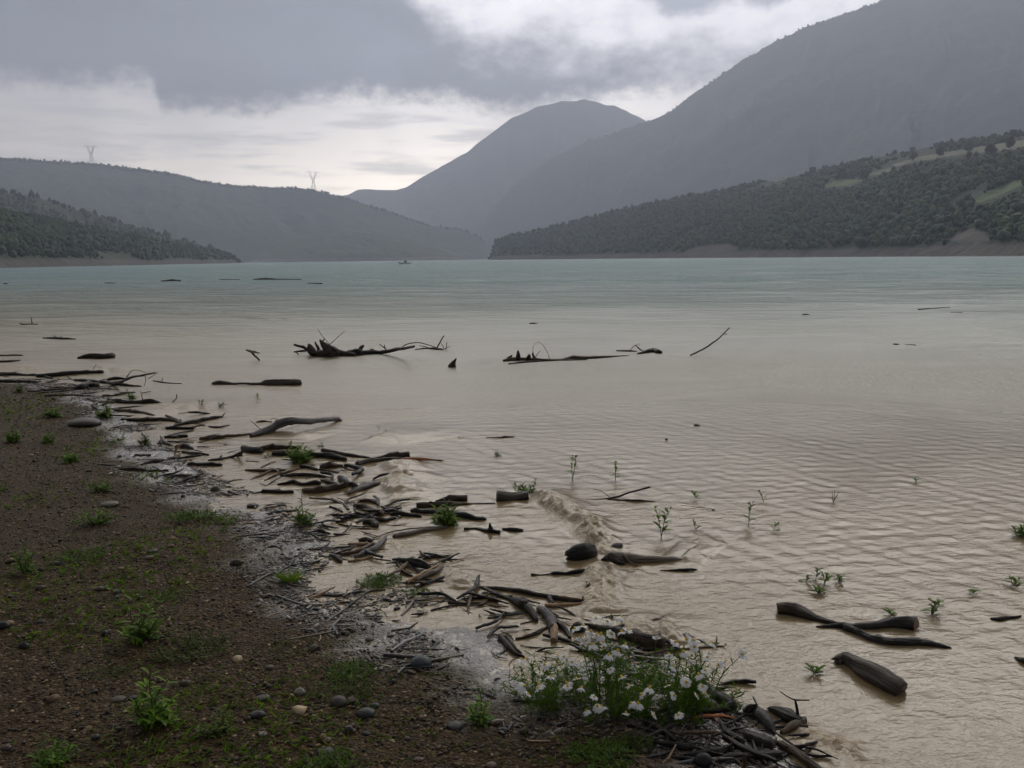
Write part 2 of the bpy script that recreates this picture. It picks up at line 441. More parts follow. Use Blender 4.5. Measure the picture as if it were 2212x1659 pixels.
CREST = [  # view, points along the crest, height m, front width, back width, foam
    ('G', [(700, 330), (760, 385), (860, 480), (980, 545), (1090, 595), (1180, 690), (1235, 780), (1260, 850)], .070, .05, .17, 1.0),
    ('G', [(1240, 900), (1170, 990), (1150, 1070), (1190, 1150), (1230, 1230), (1280, 1330)], .045, .06, .17, .75),
    ('F', [(1380, 345), (1470, 370), (1520, 420), (1500, 500), (1490, 590), (1520, 660)], .065, .08, .28, .5),
    ('F', [(1920, 1210), (1990, 1290), (2040, 1380), (2080, 1460)], .03, .08, .2, .35),
    ('L', [(860, 930), (930, 990), (1000, 1040), (1080, 1065), (1180, 1090), (1330, 1120)], .016, .03, .07, .55),
    ('K', [(1180, 420), (1330, 430), (1480, 470), (1600, 540)], .03, .08, .2, .4),
    ('A', [(700, 905), (780, 868), (880, 856), (1000, 880)], .05, .2, .6, .3),
    ('A', [(1230, 1240), (1330, 1190), (1420, 1165), (1560, 1190)], .04, .15, .5, .25),
    ('A', [(0, 850), (120, 850), (260, 870), (330, 890)], .04, .2, .5, .5),
    ('B', [(1150, 1010), (1290, 1020), (1420, 990), (1560, 1040)], .035, .15, .6, 0),
    ('B', [(380, 960), (560, 985), (760, 1010)], .025, .12, .4, .1),
    ('G', [(1700, 840), (1900, 862), (2150, 880)], .02, .1, .4, 0),
    ('F', [(1400, 1020), (1560, 1060), (1640, 1130)], .015, .05, .12, .7),
]
for v, pts, hgt_, wf, wb, fo in CREST:
    P = np.array([at_z(*PX(v, x, y), 0)[:2] for x, y in pts])
    # smooth polyline
    t = np.arange(len(P)); tt = np.linspace(0, len(P) - 1, 8 * len(P))
    P = np.c_[np.interp(tt, t, P[:, 0]), np.interp(tt, t, P[:, 1])]
    for _ in range(6): P[1:-1] = .25 * P[:-2] + .5 * P[1:-1] + .25 * P[2:]
    lo = P.min(0) - 1.6; hi = P.max(0) + 1.6
    ix = np.where((wx > lo[0]) & (wx < hi[0]) & (wy > lo[1]) & (wy < hi[1]))[0]
    if not len(ix): continue
    X, Y = wx[ix], wy[ix]
    X = X + .05 * vn(X * 5, Y * 5, 71) + .02 * vn(X * 14, Y * 14, 73); Y = Y + .06 * vn(X * 5, Y * 5, 72)
    best = np.full(len(ix), 1e9); sgn = np.ones(len(ix)); par = np.zeros(len(ix))
    for k, (a, b) in enumerate(zip(P[:-1], P[1:])):
        ab = b - a; L = max(ab @ ab, 1e-9)
        q = np.clip(((X - a[0]) * ab[0] + (Y - a[1]) * ab[1]) / L, 0, 1)
        dd = np.hypot(X - a[0] - q * ab[0], Y - a[1] - q * ab[1])
        side = np.sign(ab[0] * (Y - a[1]) - ab[1] * (X - a[0]))
        c = dd < best
        best = np.where(c, dd, best); sgn = np.where(c, side, sgn); par = np.where(c, (k + q) / (len(P) - 1), par)
    wdt = np.where(sgn > 0, wb, wf)                 # left of the direction of travel = lake side
    env = np.sin(np.clip(par, 0.0, 1) * math.pi) ** .5 * (.8 + .3 * vn(par * 9, par * 0, 5))
    prof = np.exp(-(best / wdt) ** 2 * 1.4) * env
    nearc = np.exp(-(best / .14) ** 2)
    lump = 1 + nearc * fo * (.22 * vn(X * 20, Y * 20, 74) + .30 * vn(X * 45, Y * 45, 75))
    wz[ix] = wz[ix] * (1 - .6 * prof) + hgt_ * prof * lump
    fm = np.exp(-(best / np.where(sgn > 0, .07, wf * 1.3)) ** 2) * env * fo
    fm = fm * sstep(.5 + .5 * fbm(X * 9, Y * 9, 77, 3) + .35 * (fo - .5), .32, .72)
    foam[ix] = np.maximum(foam[ix], fm)
WV = np.c_[wx, wy, wz]
WQ = grid_quads(nr, nc, True)[:, ::-1]
def water_material():
    m, G, b, out = new_mat('silty_lake_water')
    oc = G.n('ShaderNodeTexCoord').outputs['Object']
    sp = G.n('ShaderNodeSeparateXYZ'); G.t.links.new(oc, sp.inputs[0])
    x, y = sp.outputs[0], sp.outputs[1]
    nb = G.m('SUBTRACT', G.noise(G.vec(G.m('MULTIPLY', x, .02), G.m('MULTIPLY', y, .045), 0.), 1., 4, .6), .5)
    # silt: thick by the shore, thinning out into the turquoise lake
    q = G.m('ADD', y, G.m('MULTIPLY', x, .55))
    lq = G.m('LOGARITHM', G.m('MAXIMUM', q, 1.0), 10.0)
    far = G.step(G.m('ADD', lq, G.m('MULTIPLY', nb, .35)), 0.75, 2.05)
    cn = G.noise(G.vec(G.m('MULTIPLY', x, .5), G.m('MULTIPLY', y, .9), 3.), 1., 4, .6)
    silt = G.mix(cn, (.160, .114, .056), (.226, .168, .090))
    col = G.mix(far, silt, (.068, .170, .185))
    fo = attr(G, 'foam', 'Fac')
    fn = G.noise(oc, 45, 3, .7)
    fmask = G.m('MULTIPLY', fo, G.step(fn, .38, .58))
    col = G.mix(G.m('MULTIPLY', fo, .75), col, (.36, .235, .10))
    col = G.mix(G.m('MULTIPLY', fmask, .9), col, (.82, .74, .60))
    wp = G.m('SUBTRACT', G.noise(G.vec(G.m('MULTIPLY', x, .035), G.m('MULTIPLY', y, .11), 6.), 1., 5, .65, .5), .5)
    G.put(b.inputs['Base Color'], col)
    b.inputs['IOR'].default_value = 1.333
    G.put(b.inputs['Roughness'], G.m('ADD', G.m('ADD', .15, G.m('MULTIPLY', fo, .4)), G.m('MULTIPLY', G.step(G.m('LOGARITHM', G.m('MAXIMUM', G.m('SQRT', G.m('ADD', G.m('MULTIPLY', x, x), G.m('MULTIPLY', y, y))), 1.0), 10.0), .55, 1.7), G.m('ADD', .38, G.m('MULTIPLY', wp, .45)))))
    # ripples too fine for the mesh: short ones near, longer ones far away
    r = G.m('SQRT', G.m('ADD', G.m('MULTIPLY', x, x), G.m('MULTIPLY', y, y)))
    def rip(sx_, sy_, det=3, z=0., rot=.12):
        u = G.m('ADD', x, G.m('MULTIPLY', y, rot)); v = G.m('SUBTRACT', y, G.m('MULTIPLY', x, rot))
        return G.noise(G.vec(G.m('MULTIPLY', u, sx_), G.m('MULTIPLY', v, sy_), z), 1.0, det, .6, .3)
    a1 = G.m('MULTIPLY', rip(10, 24, 3, 0.), G.m('MULTIPLY', .0036, G.step(r, 30, 5)))
    a2 = G.m('MULTIPLY', rip(9.0, 17.0, 5, 5.), G.m('MULTIPLY', .016, G.m('MULTIPLY', G.step(r, 5, 14), G.step(r, 90, 25))))
    a3 = G.m('MULTIPLY', rip(2.3, 6.2, 5, 9.), G.m('MULTIPLY', .22, G.step(r, 18, 60)))
    a0 = G.m('MULTIPLY', G.noise(G.vec(G.m('MULTIPLY', x, 34), G.m('MULTIPLY', y, 42), 2.), 1.0, 3, .65), G.m('MULTIPLY', .0024, G.step(r, 16, 4)))
    a4 = G.m('MULTIPLY', rip(.62, 1.9, 5, 13., .05), G.m('MULTIPLY', .55, G.step(r, 12, 45)))
    patch = G.m('ADD', .35, G.m('MULTIPLY', 1.25, G.step(G.noise(G.vec(G.m('MULTIPLY', x, .22), G.m('MULTIPLY', y, .40), 1.), 1., 4, .6, .6), .32, .66)))
    h = G.m('MULTIPLY', G.m('ADD', G.m('ADD', G.m('ADD', G.m('ADD', a0, a1), a2), a3), a4), patch)
    h = G.m('ADD', h, G.m('MULTIPLY', G.m('MULTIPLY', fo, fn), .03))
    bump(G, b, h, 1.0, 1.0)
    return m
wm = np_mesh('water', WV, WQ, None, [water_material()], True, {'foam': ('FLOAT', foam)})
tag(obj('water', wm), kind='structure')

# ------------------------------------------------------------------ hills
def prj(V):                                         # world -> pixel of the 1024 picture
    q = V - np.array([0, 0, CAMZ]); d = q @ _f
    return 512 + FPX * (q @ _r) / d, 384 - FPX * (q @ _u) / d
def in_poly(px, py, P):
    ins = np.zeros(px.shape, bool); n = len(P)
    for k in range(n):
        x1, y1 = P[k]; x2, y2 = P[(k + 1) % n]
        c = ((y1 > py) != (y2 > py))
        with np.errstate(divide='ignore', invalid='ignore'): xi = (x2 - x1) * (py - y1) / (y2 - y1) + x1
        ins ^= c & (px < xi)
    return ins
def hill_material():
    m, G, b, out = new_mat('wooded_hillside')
    oc = G.n('ShaderNodeTexCoord').outputs['Object']
    c = attr(G, 'Col')
    n = G.noise(oc, .045, 5, .65); n2 = G.noise(oc, .012, 4, .6)
    c = G.mix(1.0, c, G.mix(n, (.55, .55, .55), (1.45, 1.45, 1.45)), 'MULTIPLY')
    c = G.mix(1.0, c, G.mix(n2, (.7, .7, .7), (1.3, 1.3, 1.3)), 'MULTIPLY')
    G.put(b.inputs['Base Color'], c); b.inputs['Roughness'].default_value = .9
    b.inputs['Specular IOR Level'].default_value = .2
    bump(G, b, n, 1.0, 5.0)
    return m
M_HILL = hill_material()
def hill(name, sil, foot, ridge, prof=1.0, rough=.05, nt_=70, ncol=420, fields=(), beach=.03, seed=1, floor=(.035, .05, .025), beach_c=(.085, .075, .066), gully=0.0):
    """sil: outline read from the photograph; foot, ridge: [(pixel x, metres)] distance of the shore and of the crest."""
    S = np.array([(*azel(x * DS, y * DS),) for x, y in sil])
    az = np.linspace(S[0, 0], S[-1, 0], ncol)
    el = np.interp(az, S[:, 0], S[:, 1])
    pa = lambda L: np.interp(az, [azel(x * DS, 560 * DS)[0] for x, _ in L], [d for _, d in L])
    rf, rr = pa(foot), pa(ridge)
    zr = np.maximum(rr * np.tan(np.radians(el)) + CAMZ, 1.0)
    t = np.concatenate([np.linspace(-.06, .10, 14)[:-1], np.linspace(.10, 1, nt_), np.linspace(1, 1.9, 22)[1:]])
    T, A = np.meshgrid(t, np.radians(az), indexing='ij')
    RF, RR, ZR = rf[None, :], rr[None, :], zr[None, :]
    rad = RF + (RR - RF) * T
    gt = np.where(T <= 0, T * .5, np.where(T <= 1, np.clip(T, 0, 1) ** prof, 1 - (np.clip(T, 1, 3) - 1) ** 1.4 * 1.3))
    X = rad * np.sin(A); Y = rad * np.cos(A)
    w = np.clip(T, 0, 1) * np.clip(1.0 - T, 0, 1) * 4
    sc_ = float(np.mean(rr - rf))
    nz = fbm(X / sc_ * 5, Y / sc_ * 5, seed, 5)
    gul = -np.abs(fbm(np.degrees(A) * .55 + .6 * fbm(X / sc_ * 3, Y / sc_ * 3, seed + 3, 2), T * 1.2, seed + 9, 3)) * gully
    Z = ZR * (gt + (rough * nz + gul) * w) + ZR * .012 * fbm(X / sc_ * 22, Y / sc_ * 22, seed + 5, 3) * np.clip(T * 4, 0, 1)
    V = np.c_[X.ravel(), Y.ravel(), Z.ravel()]
    px, py = prj(V)
    hgt_m = V[:, 2]
    colr = np.tile(np.array(floor), (len(V), 1))
    be = sstep(hgt_m - 1.6 * fbm(V[:, 0] * .03, V[:, 1] * .03, seed + 2, 3) - .0, beach * 100 + 1.5, beach * 100 - 1.0) * (T.ravel() < .3)
    colr = colr * (1 - be[:, None]) + np.array(beach_c) * be[:, None]
    fmask = np.zeros(len(V), bool)
    for P, c in fields:
        k = in_poly(px, py, P) & (T.ravel() > .02) & (T.ravel() < 1.1)
        colr[k] = c; fmask |= k
    Q = grid_quads(len(t), ncol)[:, ::-1]
    o = obj(name, np_mesh(name, V, Q, None, [M_HILL], True, {'Col': ('FLOAT_COLOR', colr)}))
    tag(o, kind='structure')
    return dict(V=V.reshape(len(t), ncol, 3), T=T, ok=(be.reshape(T.shape) < .3) & ~fmask.reshape(T.shape) & (T > .005))

# far peak with its head in the cloud
hill('mountain', [(560, 470), (640, 440), (720, 424), (752, 421), (772, 409), (810, 410), (855, 411), (875, 405), (930, 373), (1000, 334), (1060, 289), (1110, 252),
                  (1160, 230), (1210, 219), (1265, 216), (1330, 230), (1400, 262), (1500, 330), (1650, 420)],
     [(500, 3400), (1700, 3300)], [(560, 4700), (1200, 4500), (1700, 4300)], .95, .06, seed=21, floor=(.05, .06, .045), gully=.10)
H2 = hill('mountain', [(960, 556), (1000, 535), (1030, 492), (1100, 408), (1170, 354), (1250, 312), (1330, 286), (1400, 262), (1440, 246), (1500, 203), (1560, 160), (1620, 120),
                  (1700, 76), (1760, 52), (1800, 38), (1880, 10), (1950, -14), (2100, -50), (2350, -70), (2700, -40)],
     [(960, 2900), (1400, 2200), (2700, 1500)], [(960, 3400), (1400, 3300), (1900, 3150), (2700, 2900)], .92, .05, ncol=600, seed=33, floor=(.04, .052, .035), gully=.07)
H3 = hill('hill', [(-500, 350), (-200, 338), (0, 343), (60, 346), (130, 350), (220, 355), (300, 366), (380, 376), (430, 391), (500, 401), (560, 404), (640, 406), (690, 413),
                  (740, 426), (790, 441), (850, 461), (920, 486), (1000, 497), (1040, 515), (1066, 556), (1080, 562)],
     [(-500, 1800), (300, 1950), (1080, 2300)], [(-500, 2850), (300, 2800), (1080, 2500)], .9, .05, seed=41, floor=(.035, .05, .03), gully=.06)
H3b = hill('hill', [(540, 562), (570, 545), (630, 518), (700, 503), (790, 503), (870, 512), (950, 532), (1000, 552), (1015, 562)],
     [(540, 1800), (1015, 1800)], [(540, 2080), (1015, 2050)], .8, .08, nt_=40, ncol=200, seed=47, beach=.06)
H4 = hill('hill', [(-600, 400), (-100, 408), (0, 415), (80, 426), (150, 450), (230, 470), (300, 496), (400, 521), (470, 540), (500, 556), (520, 570)],
     [(-600, 900), (520, 1250)], [(-600, 1350), (520, 1330)], .85, .06, seed=51, nt_=50, ncol=260)
H5 = hill('hill', [(-600, 430), (-100, 452), (0, 460), (60, 468), (130, 483), (200, 493), (280, 505), (350, 523), (420, 535), (480, 546), (505, 552), (514, 566), (525, 572)],
     [(-600, 400), (0, 470), (300, 700), (525, 1120)], [(-600, 640), (0, 700), (300, 900), (525, 1160)], .75, .07, seed=57, beach=.038)
def npoly(L): return [PX('N', x, y) for x, y in L]
FG = (.11, .135, .065)
fields = [(npoly([(590, 425), (640, 400), (700, 386), (800, 382), (770, 400), (690, 425), (640, 440)]), FG),
          (npoly([(945, 462), (1000, 432), (1100, 424), (1200, 428), (1110, 462), (960, 474)]), (.095, .135, .04)),
          (npoly([(1210, 396), (1260, 375), (1375, 346), (1368, 370), (1280, 398)]), FG),
          (npoly([(1375, 330), (1560, 278), (1800, 238), (2000, 208), (2230, 170), (2230, 228), (2000, 248), (1800, 268), (1560, 306), (1400, 342)]), (.15, .165, .10)),
          (npoly([(1880, 560), (1960, 510), (2050, 468), (2230, 415), (2230, 450), (2080, 512), (1930, 575)]), (.06, .105, .026)),
          (npoly([(1730, 815), (1780, 770), (1880, 735), (1960, 765), (2000, 815), (1900, 830)]), (.085, .075, .065)),
          (npoly([(60, 890), (150, 850), (330, 835), (400, 860), (330, 900), (150, 905)]), (.08, .068, .058))]
H6 = hill('hill', [(1056, 563), (1062, 545), (1068, 522), (1100, 510), (1150, 501), (1250, 477), (1350, 452), (1450, 431), (1560, 412), (1650, 393), (1750, 374), (1850, 351),
                  (1950, 330), (2050, 311), (2212, 290), (2500, 266), (2900, 250)],
     [(1056, 1250), (1300, 950), (1700, 620), (2212, 400), (2900, 330)], [(1056, 1330), (1300, 1250), (1700, 1080), (2212, 880), (2900, 780)],
     .86, .05, nt_=150, ncol=520, fields=fields, seed=63, beach=.048, floor=(.018, .032, .011), gully=.05)

# ------------------------------------------------------------------ woods on the hills
def ico(sub):
    bm_ = __import__('bmesh').new(); __import__('bmesh').ops.create_icosphere(bm_, subdivisions=sub, radius=1)
    V = np.array([v.co[:] for v in bm_.verts]); F = np.array([[v.index for v in f.verts] for f in bm_.faces]); bm_.free()
    return V, F
ICO1, ICO2, ICO3 = ico(1), ico(2), ico(3)
def crown_proto(seed, sub=ICO2, lumps=9):
    r_ = np.random.default_rng(seed); V, F = sub
    D = r_.normal(size=(lumps, 3)); D /= np.linalg.norm(D, axis=1)[:, None]
    w = np.exp((V @ D.T - 1) * 9).max(1)
    s = .62 + .55 * w + .10 * r_.normal(size=len(V))
    P = V * s[:, None]; P[:, 2] = P[:, 2] * 1.05 + .1
    return P, F
PROT2 = [crown_proto(k) for k in range(8)]
PROT1 = [crown_proto(k + 50, ICO1, 5) for k in range(6)]
PROT3 = [crown_proto(k + 90, ICO1, 7) for k in range(10)]
LEAFQ = np.array([(-1, 0, 0), (0, -.5, 0), (1, 0, 0), (0, .5, 0)])
def wood(name, label, hd, n, size, protos, seed, tmin=0.0, tmax=1.05, leaves=0, amin=-60, amax=60, clear=()):
    r_ = np.random.default_rng(seed)
    V = hd['V']; T = hd['T']; ok = hd['ok']
    a = V[1:, 1:] - V[:-1, :-1]; b = V[1:, :-1] - V[:-1, 1:]
    area = np.linalg.norm(np.cross(a[..., :2], b[..., :2])[..., None], axis=-1)
    okc = ok[:-1, :-1] & ok[1:, 1:] & (T[:-1, :-1] >= tmin) & (T[:-1, :-1] <= tmax)
    azc = np.degrees(np.arctan2(V[:-1, :-1, 0], V[:-1, :-1, 1]))
    okc &= (azc > amin) & (azc < amax)
    w = area * okc / np.hypot(V[:-1, :-1, 0], V[:-1, :-1, 1])       # a little thicker where nearer
    w = (w / w.sum()).ravel()
    idx = r_.choice(len(w), n, p=w)
    i, j = np.unravel_index(idx, okc.shape)
    u, v = r_.random(n)[:, None], r_.random(n)[:, None]
    P = (V[i, j] * (1 - u) + V[i + 1, j] * u) * (1 - v) + (V[i, j + 1] * (1 - u) + V[i + 1, j + 1] * u) * v
    if clear:                                       # keep the meadows open: no crown in front of them either
        bad = np.zeros(n, bool)
        for up_ in (0, size * .8, size * 1.6):
            x_, y_ = prj(P + np.array([0, 0, up_]))
            for c_ in clear: bad |= in_poly(x_, y_, c_)
        P = P[~bad]; n = len(P)
    gapn = fbm(P[:, 0] * .018, P[:, 1] * .018, seed + 31, 4); P = P[gapn > -.42 + .2 * r_.random(n)]; n = len(P)
    hue = .5 + .5 * fbm(P[:, 0] * .02, P[:, 1] * .02, seed + 7, 3)
    Vs, Fs, Cs, off = [], [], [], 0
    for k in range(n):
        pv, pf = protos[r_.integers(len(protos))]
        s = size * (.4 + 1.1 * r_.random() ** 2); an = r_.random() * 6.28
        c, s_ = math.cos(an), math.sin(an)
        q = pv * np.array([s, s, s * (.85 + .5 * r_.random())])
        q = np.c_[q[:, 0] * c - q[:, 1] * s_, q[:, 0] * s_ + q[:, 1] * c, q[:, 2]]
        q += P[k] + np.array([0, 0, s * .55])
        h = hue[k] * .7 + r_.random() * .3
        base = np.array([.006, .019, .004]) * (1 - h) + np.array([.027, .064, .009]) * h
        base = base * (.45 + 1.15 * r_.random()) * (np.array([1.35, 1.08, .8]) if r_.random() < .15 else 1.0)
        Vs.append(q); Fs.append(pf + off); off += len(q)
        Cs.append(base[None, :] * (.8 + .4 * r_.random((len(q), 1))))
        if leaves:
            sel = r_.integers(len(pv), size=leaves)
            ctr = q[sel] + r_.normal(size=(leaves, 3)) * s * .10
            R3 = r_.normal(size=(leaves, 2, 3)); R3 /= np.linalg.norm(R3, axis=2)[..., None]
            ls = s * .13
            quad = np.stack([ctr - R3[:, 0] * ls, ctr - R3[:, 1] * ls * .7, ctr + R3[:, 0] * ls, ctr + R3[:, 1] * ls * .7], 1).reshape(-1, 3)
            f0 = np.arange(leaves)[:, None] * 4 + off
            Fs.append(np.vstack([f0 + [0, 1, 2], f0 + [0, 2, 3]])); Vs.append(quad); off += len(quad)
            Cs.append(np.repeat(base[None, :] * (.6 + 1.0 * r_.random((leaves, 1))), 4, 0))
    me = np_mesh(name, np.vstack(Vs), None, np.vstack(Fs), [M_TREE], False, {'Col': ('FLOAT_COLOR', np.vstack(Cs))})
    o = obj(name, me); tag(o, label, 'woodland', kind='stuff'); return o
M_TREE = mat_attr('tree_foliage', .7, .2)
wood('woodland', 'dark green mixed woodland covering the slope above the right shore', H6, 17000, 2.3, PROT3, 101, .015, 1.02, 5, -2, 42, [f[0] for f in fields])
wood('woodland', 'dark green woodland covering the low hill above the left shore', H5, 7500, 2.1, PROT3, 102, .03, 1.02, 5, -42, 2)
wood('woodland', 'hazy grey-green woodland on the second ridge above the left shore', H4, 2200, 3.8, PROT1, 103, .2, 1.02, 0, -40, 2)
wood('woodland', 'line of hazy trees along the crest of the left ridge', H3, 2600, 3.2, PROT1, 104, .955, 1.02, 0, -40, 4)
wood('woodland', 'hazy trees along the skyline of the big right mountain', H2, 2200, 3.6, PROT1, 106, .975, 1.02, 0, 5, 40)

# trees one can tell apart along the meadows on the right hillside
def hill_point(hd, px, py):
    V = hd['V'].reshape(-1, 3); T = hd['T'].ravel()
    x, y = prj(V); k = np.where((T > .02) & (T < 1.05))[0]
    return V[k[np.argmin((x[k] - px) ** 2 + (y[k] - py) ** 2)]].copy()
def tree(px, py, s, label, seed):
    p = hill_point(H6, px, py)
    root = empty('tree', p); tag(root, label, 'tree', 'trees along the hillside meadows')
    pv, pf = crown_proto(seed + 300, ICO3, 14)
    r_ = np.random.default_rng(seed)
    q = pv * np.array([s, s, s * 1.15]) + p + np.array([0, 0, s * 1.25])
    n = 260; sel = r_.integers(len(pv), size=n)
    ctr = q[sel] + r_.normal(size=(n, 3)) * s * .08
    R3 = r_.normal(size=(n, 2, 3)); R3 /= np.linalg.norm(R3, axis=2)[..., None]
    quad = np.stack([ctr - R3[:, 0] * s * .1, ctr - R3[:, 1] * s * .07, ctr + R3[:, 0] * s * .1, ctr + R3[:, 1] * s * .07], 1).reshape(-1, 3)
    f0 = np.arange(n)[:, None] * 4 + len(q)
    base = np.array([.030, .050, .018]) * (.7 + .6 * r_.random())
    C = np.vstack([base[None] * (.8 + .4 * r_.random((len(q), 1))), np.repeat(base[None] * (.6 + r_.random((n, 1))), 4, 0)])
    obj('crown', np_mesh('crown', np.vstack([q, quad]), None, np.vstack([pf, f0 + [0, 1, 2], f0 + [0, 2, 3]]), [M_TREE], False, {'Col': ('FLOAT_COLOR', C)}), root)
    a = np.linspace(0, 6.283, 8)[:-1]
    ring = lambda rr_, z: np.c_[rr_ * np.cos(a), rr_ * np.sin(a), np.full(7, z)] + p
    obj('trunk', np_mesh('trunk', np.vstack([ring(s * .10, -.5), ring(s * .07, s * .7), ring(s * .04, s * 1.3)]), grid_quads(3, 7, True), None, [WOOD['brown']]), root)
for k, (x, y, s, lab) in enumerate([
        (1682, 275, 6.5, 'dark round tree standing alone on the pale meadow below the pylon'),
        (1860, 250, 6.0, 'dark tree at the upper edge of the long pale meadow'),
        (2005, 275, 6.5, 'bushy tree on the lower edge of the long pale meadow, near the right picture edge'),
        (1190, 425, 6.5, 'dark tree at the right end of the small green meadow'),
        (1045, 418, 7.0, 'broad dark tree just above the small green meadow'),
        (870, 405, 6.0, 'rounded tree between the hazy left meadow and the small green meadow'),
        (1510, 305, 5.5, 'tree at the left end of the long pale meadow'),
        (2120, 225, 6.0, 'tree on the uppermost meadow by the right picture edge')]):
    tree(*PX('N', x, y), s * .66, lab, 400 + k)

# ------------------------------------------------------------------ pylons
def bar(a, b, r):
    a = np.asarray(a, float); b = np.asarray(b, float); d = b - a; d /= np.linalg.norm(d)
    u = np.cross(d, [0, 0, 1.0]); u = np.array([1.0, 0, 0]) if np.linalg.norm(u) < 1e-6 else u / np.linalg.norm(u); v = np.cross(d, u)
    c = [(u + v), (v - u), -(u + v), (u - v)]
    V = [a + r * q for q in c] + [b + r * q for q in c]
    Q = [[0, 1, 5, 4], [1, 2, 6, 5], [2, 3, 7, 6], [3, 0, 4, 7], [3, 2, 1, 0], [4, 5, 6, 7]]
    return V, Q
def bars(name, L, mat, parent):
    V, Q = [], []
    for a, b, r in L:
        v, q = bar(a, b, r); Q += [[i + len(V) for i in f] for f in q]; V += v
    return obj(name, np_mesh(name, np.array(V), Q, None, [mat], False), parent)
def pylon(p, h, label, yaw, thick):
    root = empty('pylon', p); tag(root, label, 'pylon', 'power line pylons on the hills')
    c, s = math.cos(yaw), math.sin(yaw)
    def W(x, y, z): return p + np.array([x * c - y * s, x * s + y * c, z]) * h
    L = []
    lv = [(0, .115), (.18, .085), (.34, .062), (.48, .042)]
    for (z0, w0), (z1, w1) in zip(lv[:-1], lv[1:]):
        for sx_, sy_ in ((1, 1), (1, -1), (-1, -1), (-1, 1)):
            L.append((W(sx_ * w0, sy_ * w0, z0 - (.02 if z0 == 0 else 0)), W(sx_ * w1, sy_ * w1, z1), thick))
        L += [(W(-w0, w0, z0), W(w1, w1, z1), thick * .7), (W(w0, w0, z0), W(-w1, w1, z1), thick * .7),
              (W(-w0, -w0, z0), W(w1, -w1, z1), thick * .7), (W(w0, -w0, z0), W(-w1, -w1, z1), thick * .7)]
    bars('tower', L, M_STEEL, root)
    L = []
    for sx_ in (-1, 1):                               # the two arms of the V-shaped head
        for sy_ in (-.03, .03):
            L += [(W(sx_ * .042, sy_, .48), W(sx_ * .19, sy_, .88), thick), (W(sx_ * .005, sy_, .50), W(sx_ * .12, sy_, .90), thick)]
        for q in range(4):
            t0 = q / 4; t1 = (q + 1) / 4
            L.append((W(sx_ * (.042 + .148 * t0), 0, .48 + .4 * t0), W(sx_ * (.005 + .115 * t1), 0, .5 + .4 * t1), thick * .7))
    bars('head_frame', L, M_STEEL, root)
    L = [(W(-.36, 0, .885), W(-.2, 0, .90), thick), (W(-.2, 0, .90), W(.2, 0, .90), thick), (W(.2, 0, .90), W(.36, 0, .885), thick),
         (W(-.36, 0, .885), W(-.19, 0, .96), thick), (W(.36, 0, .885), W(.19, 0, .96), thick), (W(-.19, 0, .96), W(-.12, 0, .90), thick),
         (W(-.19, 0, .96), W(-.22, 0, .90), thick), (W(.19, 0, .96), W(.12, 0, .90), thick), (W(.19, 0, .96), W(.22, 0, .90), thick),
         (W(-.12, 0, .93), W(.12, 0, .93), thick * .8)]
    bars('crossarm', L, M_STEEL, root)
def ridge_point(hd, px, t=1.0):
    V = hd['V']; j0 = np.argmin(np.abs(hd['T'][:, 0] - t))
    az0 = math.atan2(*ray(px, 240)[:2])
    k = np.argmin(np.abs(np.arctan2(V[j0, :, 0], V[j0, :, 1]) - az0)); return V[j0, k].copy()
pylon(ridge_point(H3, 98), 54, 'pylon rising from the left ridge near the left end of the skyline', .1, .24)
pylon(ridge_point(H3, 315.5), 59, 'pylon on the skyline near the low end of the left ridge', .1, .24)
pylon(hill_point(H6, *PX('N', 1520, 290)), 46, 'faint hazy pylon on the right hillside in front of the big mountain', -.2, .075)

# ------------------------------------------------------------------ boat far out on the lake
def boat():
    p = at_z(405.5, 264.2, 0); p = p * (330.0 / np.hypot(p[0], p[1])); p[2] = 0
    root = empty('boat', p); tag(root, 'small white motor boat with a dark cabin far out on the lake', 'boat')
    L, B = 4.6, 1.7; n = 12
    V = []; secs = np.linspace(0, 1, n)
    for s in secs:
        w = B / 2 * (1 - max(0, (s - .45) / .55) ** 2.2 * .96); x = (s - .5) * L
        sheer = .55 + .25 * s ** 2
        for yy, zz in ((-w, sheer), (-w * .85, .12), (-w * .3, -.15), (w * .3, -.15), (w * .85, .12), (w, sheer), (w * .85, sheer), (w * .75, .25), (-w * .75, .25), (-w * .85, sheer)):
            V.append((p[0] + x, p[1] + yy, zz))
    V = np.array(V)
    Q = grid_quads(n, 10, True); T = [[0, i + 1, i] for i in range(1, 9)] + [[110, 110 + i, 111 + i] for i in range(1, 9)]
    obj('hull', np_mesh('hull', V, Q, T, [mat_plain('white_hull_paint', (.78, .78, .76), .3, var=.1, scale=2)]), root)
    cv = np.array([(-.5, -.55, .5), (.75, -.5, .5), (.75, .5, .5), (-.5, .55, .5), (-.4, -.45, 1.35), (.35, -.4, 1.35), (.35, .4, 1.35), (-.4, .45, 1.35)]) + p
    obj('cabin', np_mesh('cabin', cv, [[0, 1, 5, 4], [1, 2, 6, 5], [2, 3, 7, 6], [3, 0, 4, 7], [4, 5, 6, 7], [3, 2, 1, 0]], None, [mat_plain('dark_cabin', (.04, .045, .05), .3, var=.2)], False), root)
    ov_ = np.array([(-2.55, -.15, .3), (-2.25, -.15, .3), (-2.25, .15, .3), (-2.55, .15, .3), (-2.6, -.12, .9), (-2.3, -.15, .95), (-2.3, .15, .95), (-2.6, .12, .9)]) + p
    obj('outboard_motor', np_mesh('outboard_motor', ov_, [[0, 1, 5, 4], [1, 2, 6, 5], [2, 3, 7, 6], [3, 0, 4, 7], [4, 5, 6, 7], [3, 2, 1, 0]], None, [mat_plain('dark_motor', (.03, .03, .03), .4, var=.2)], False), root)
boat()
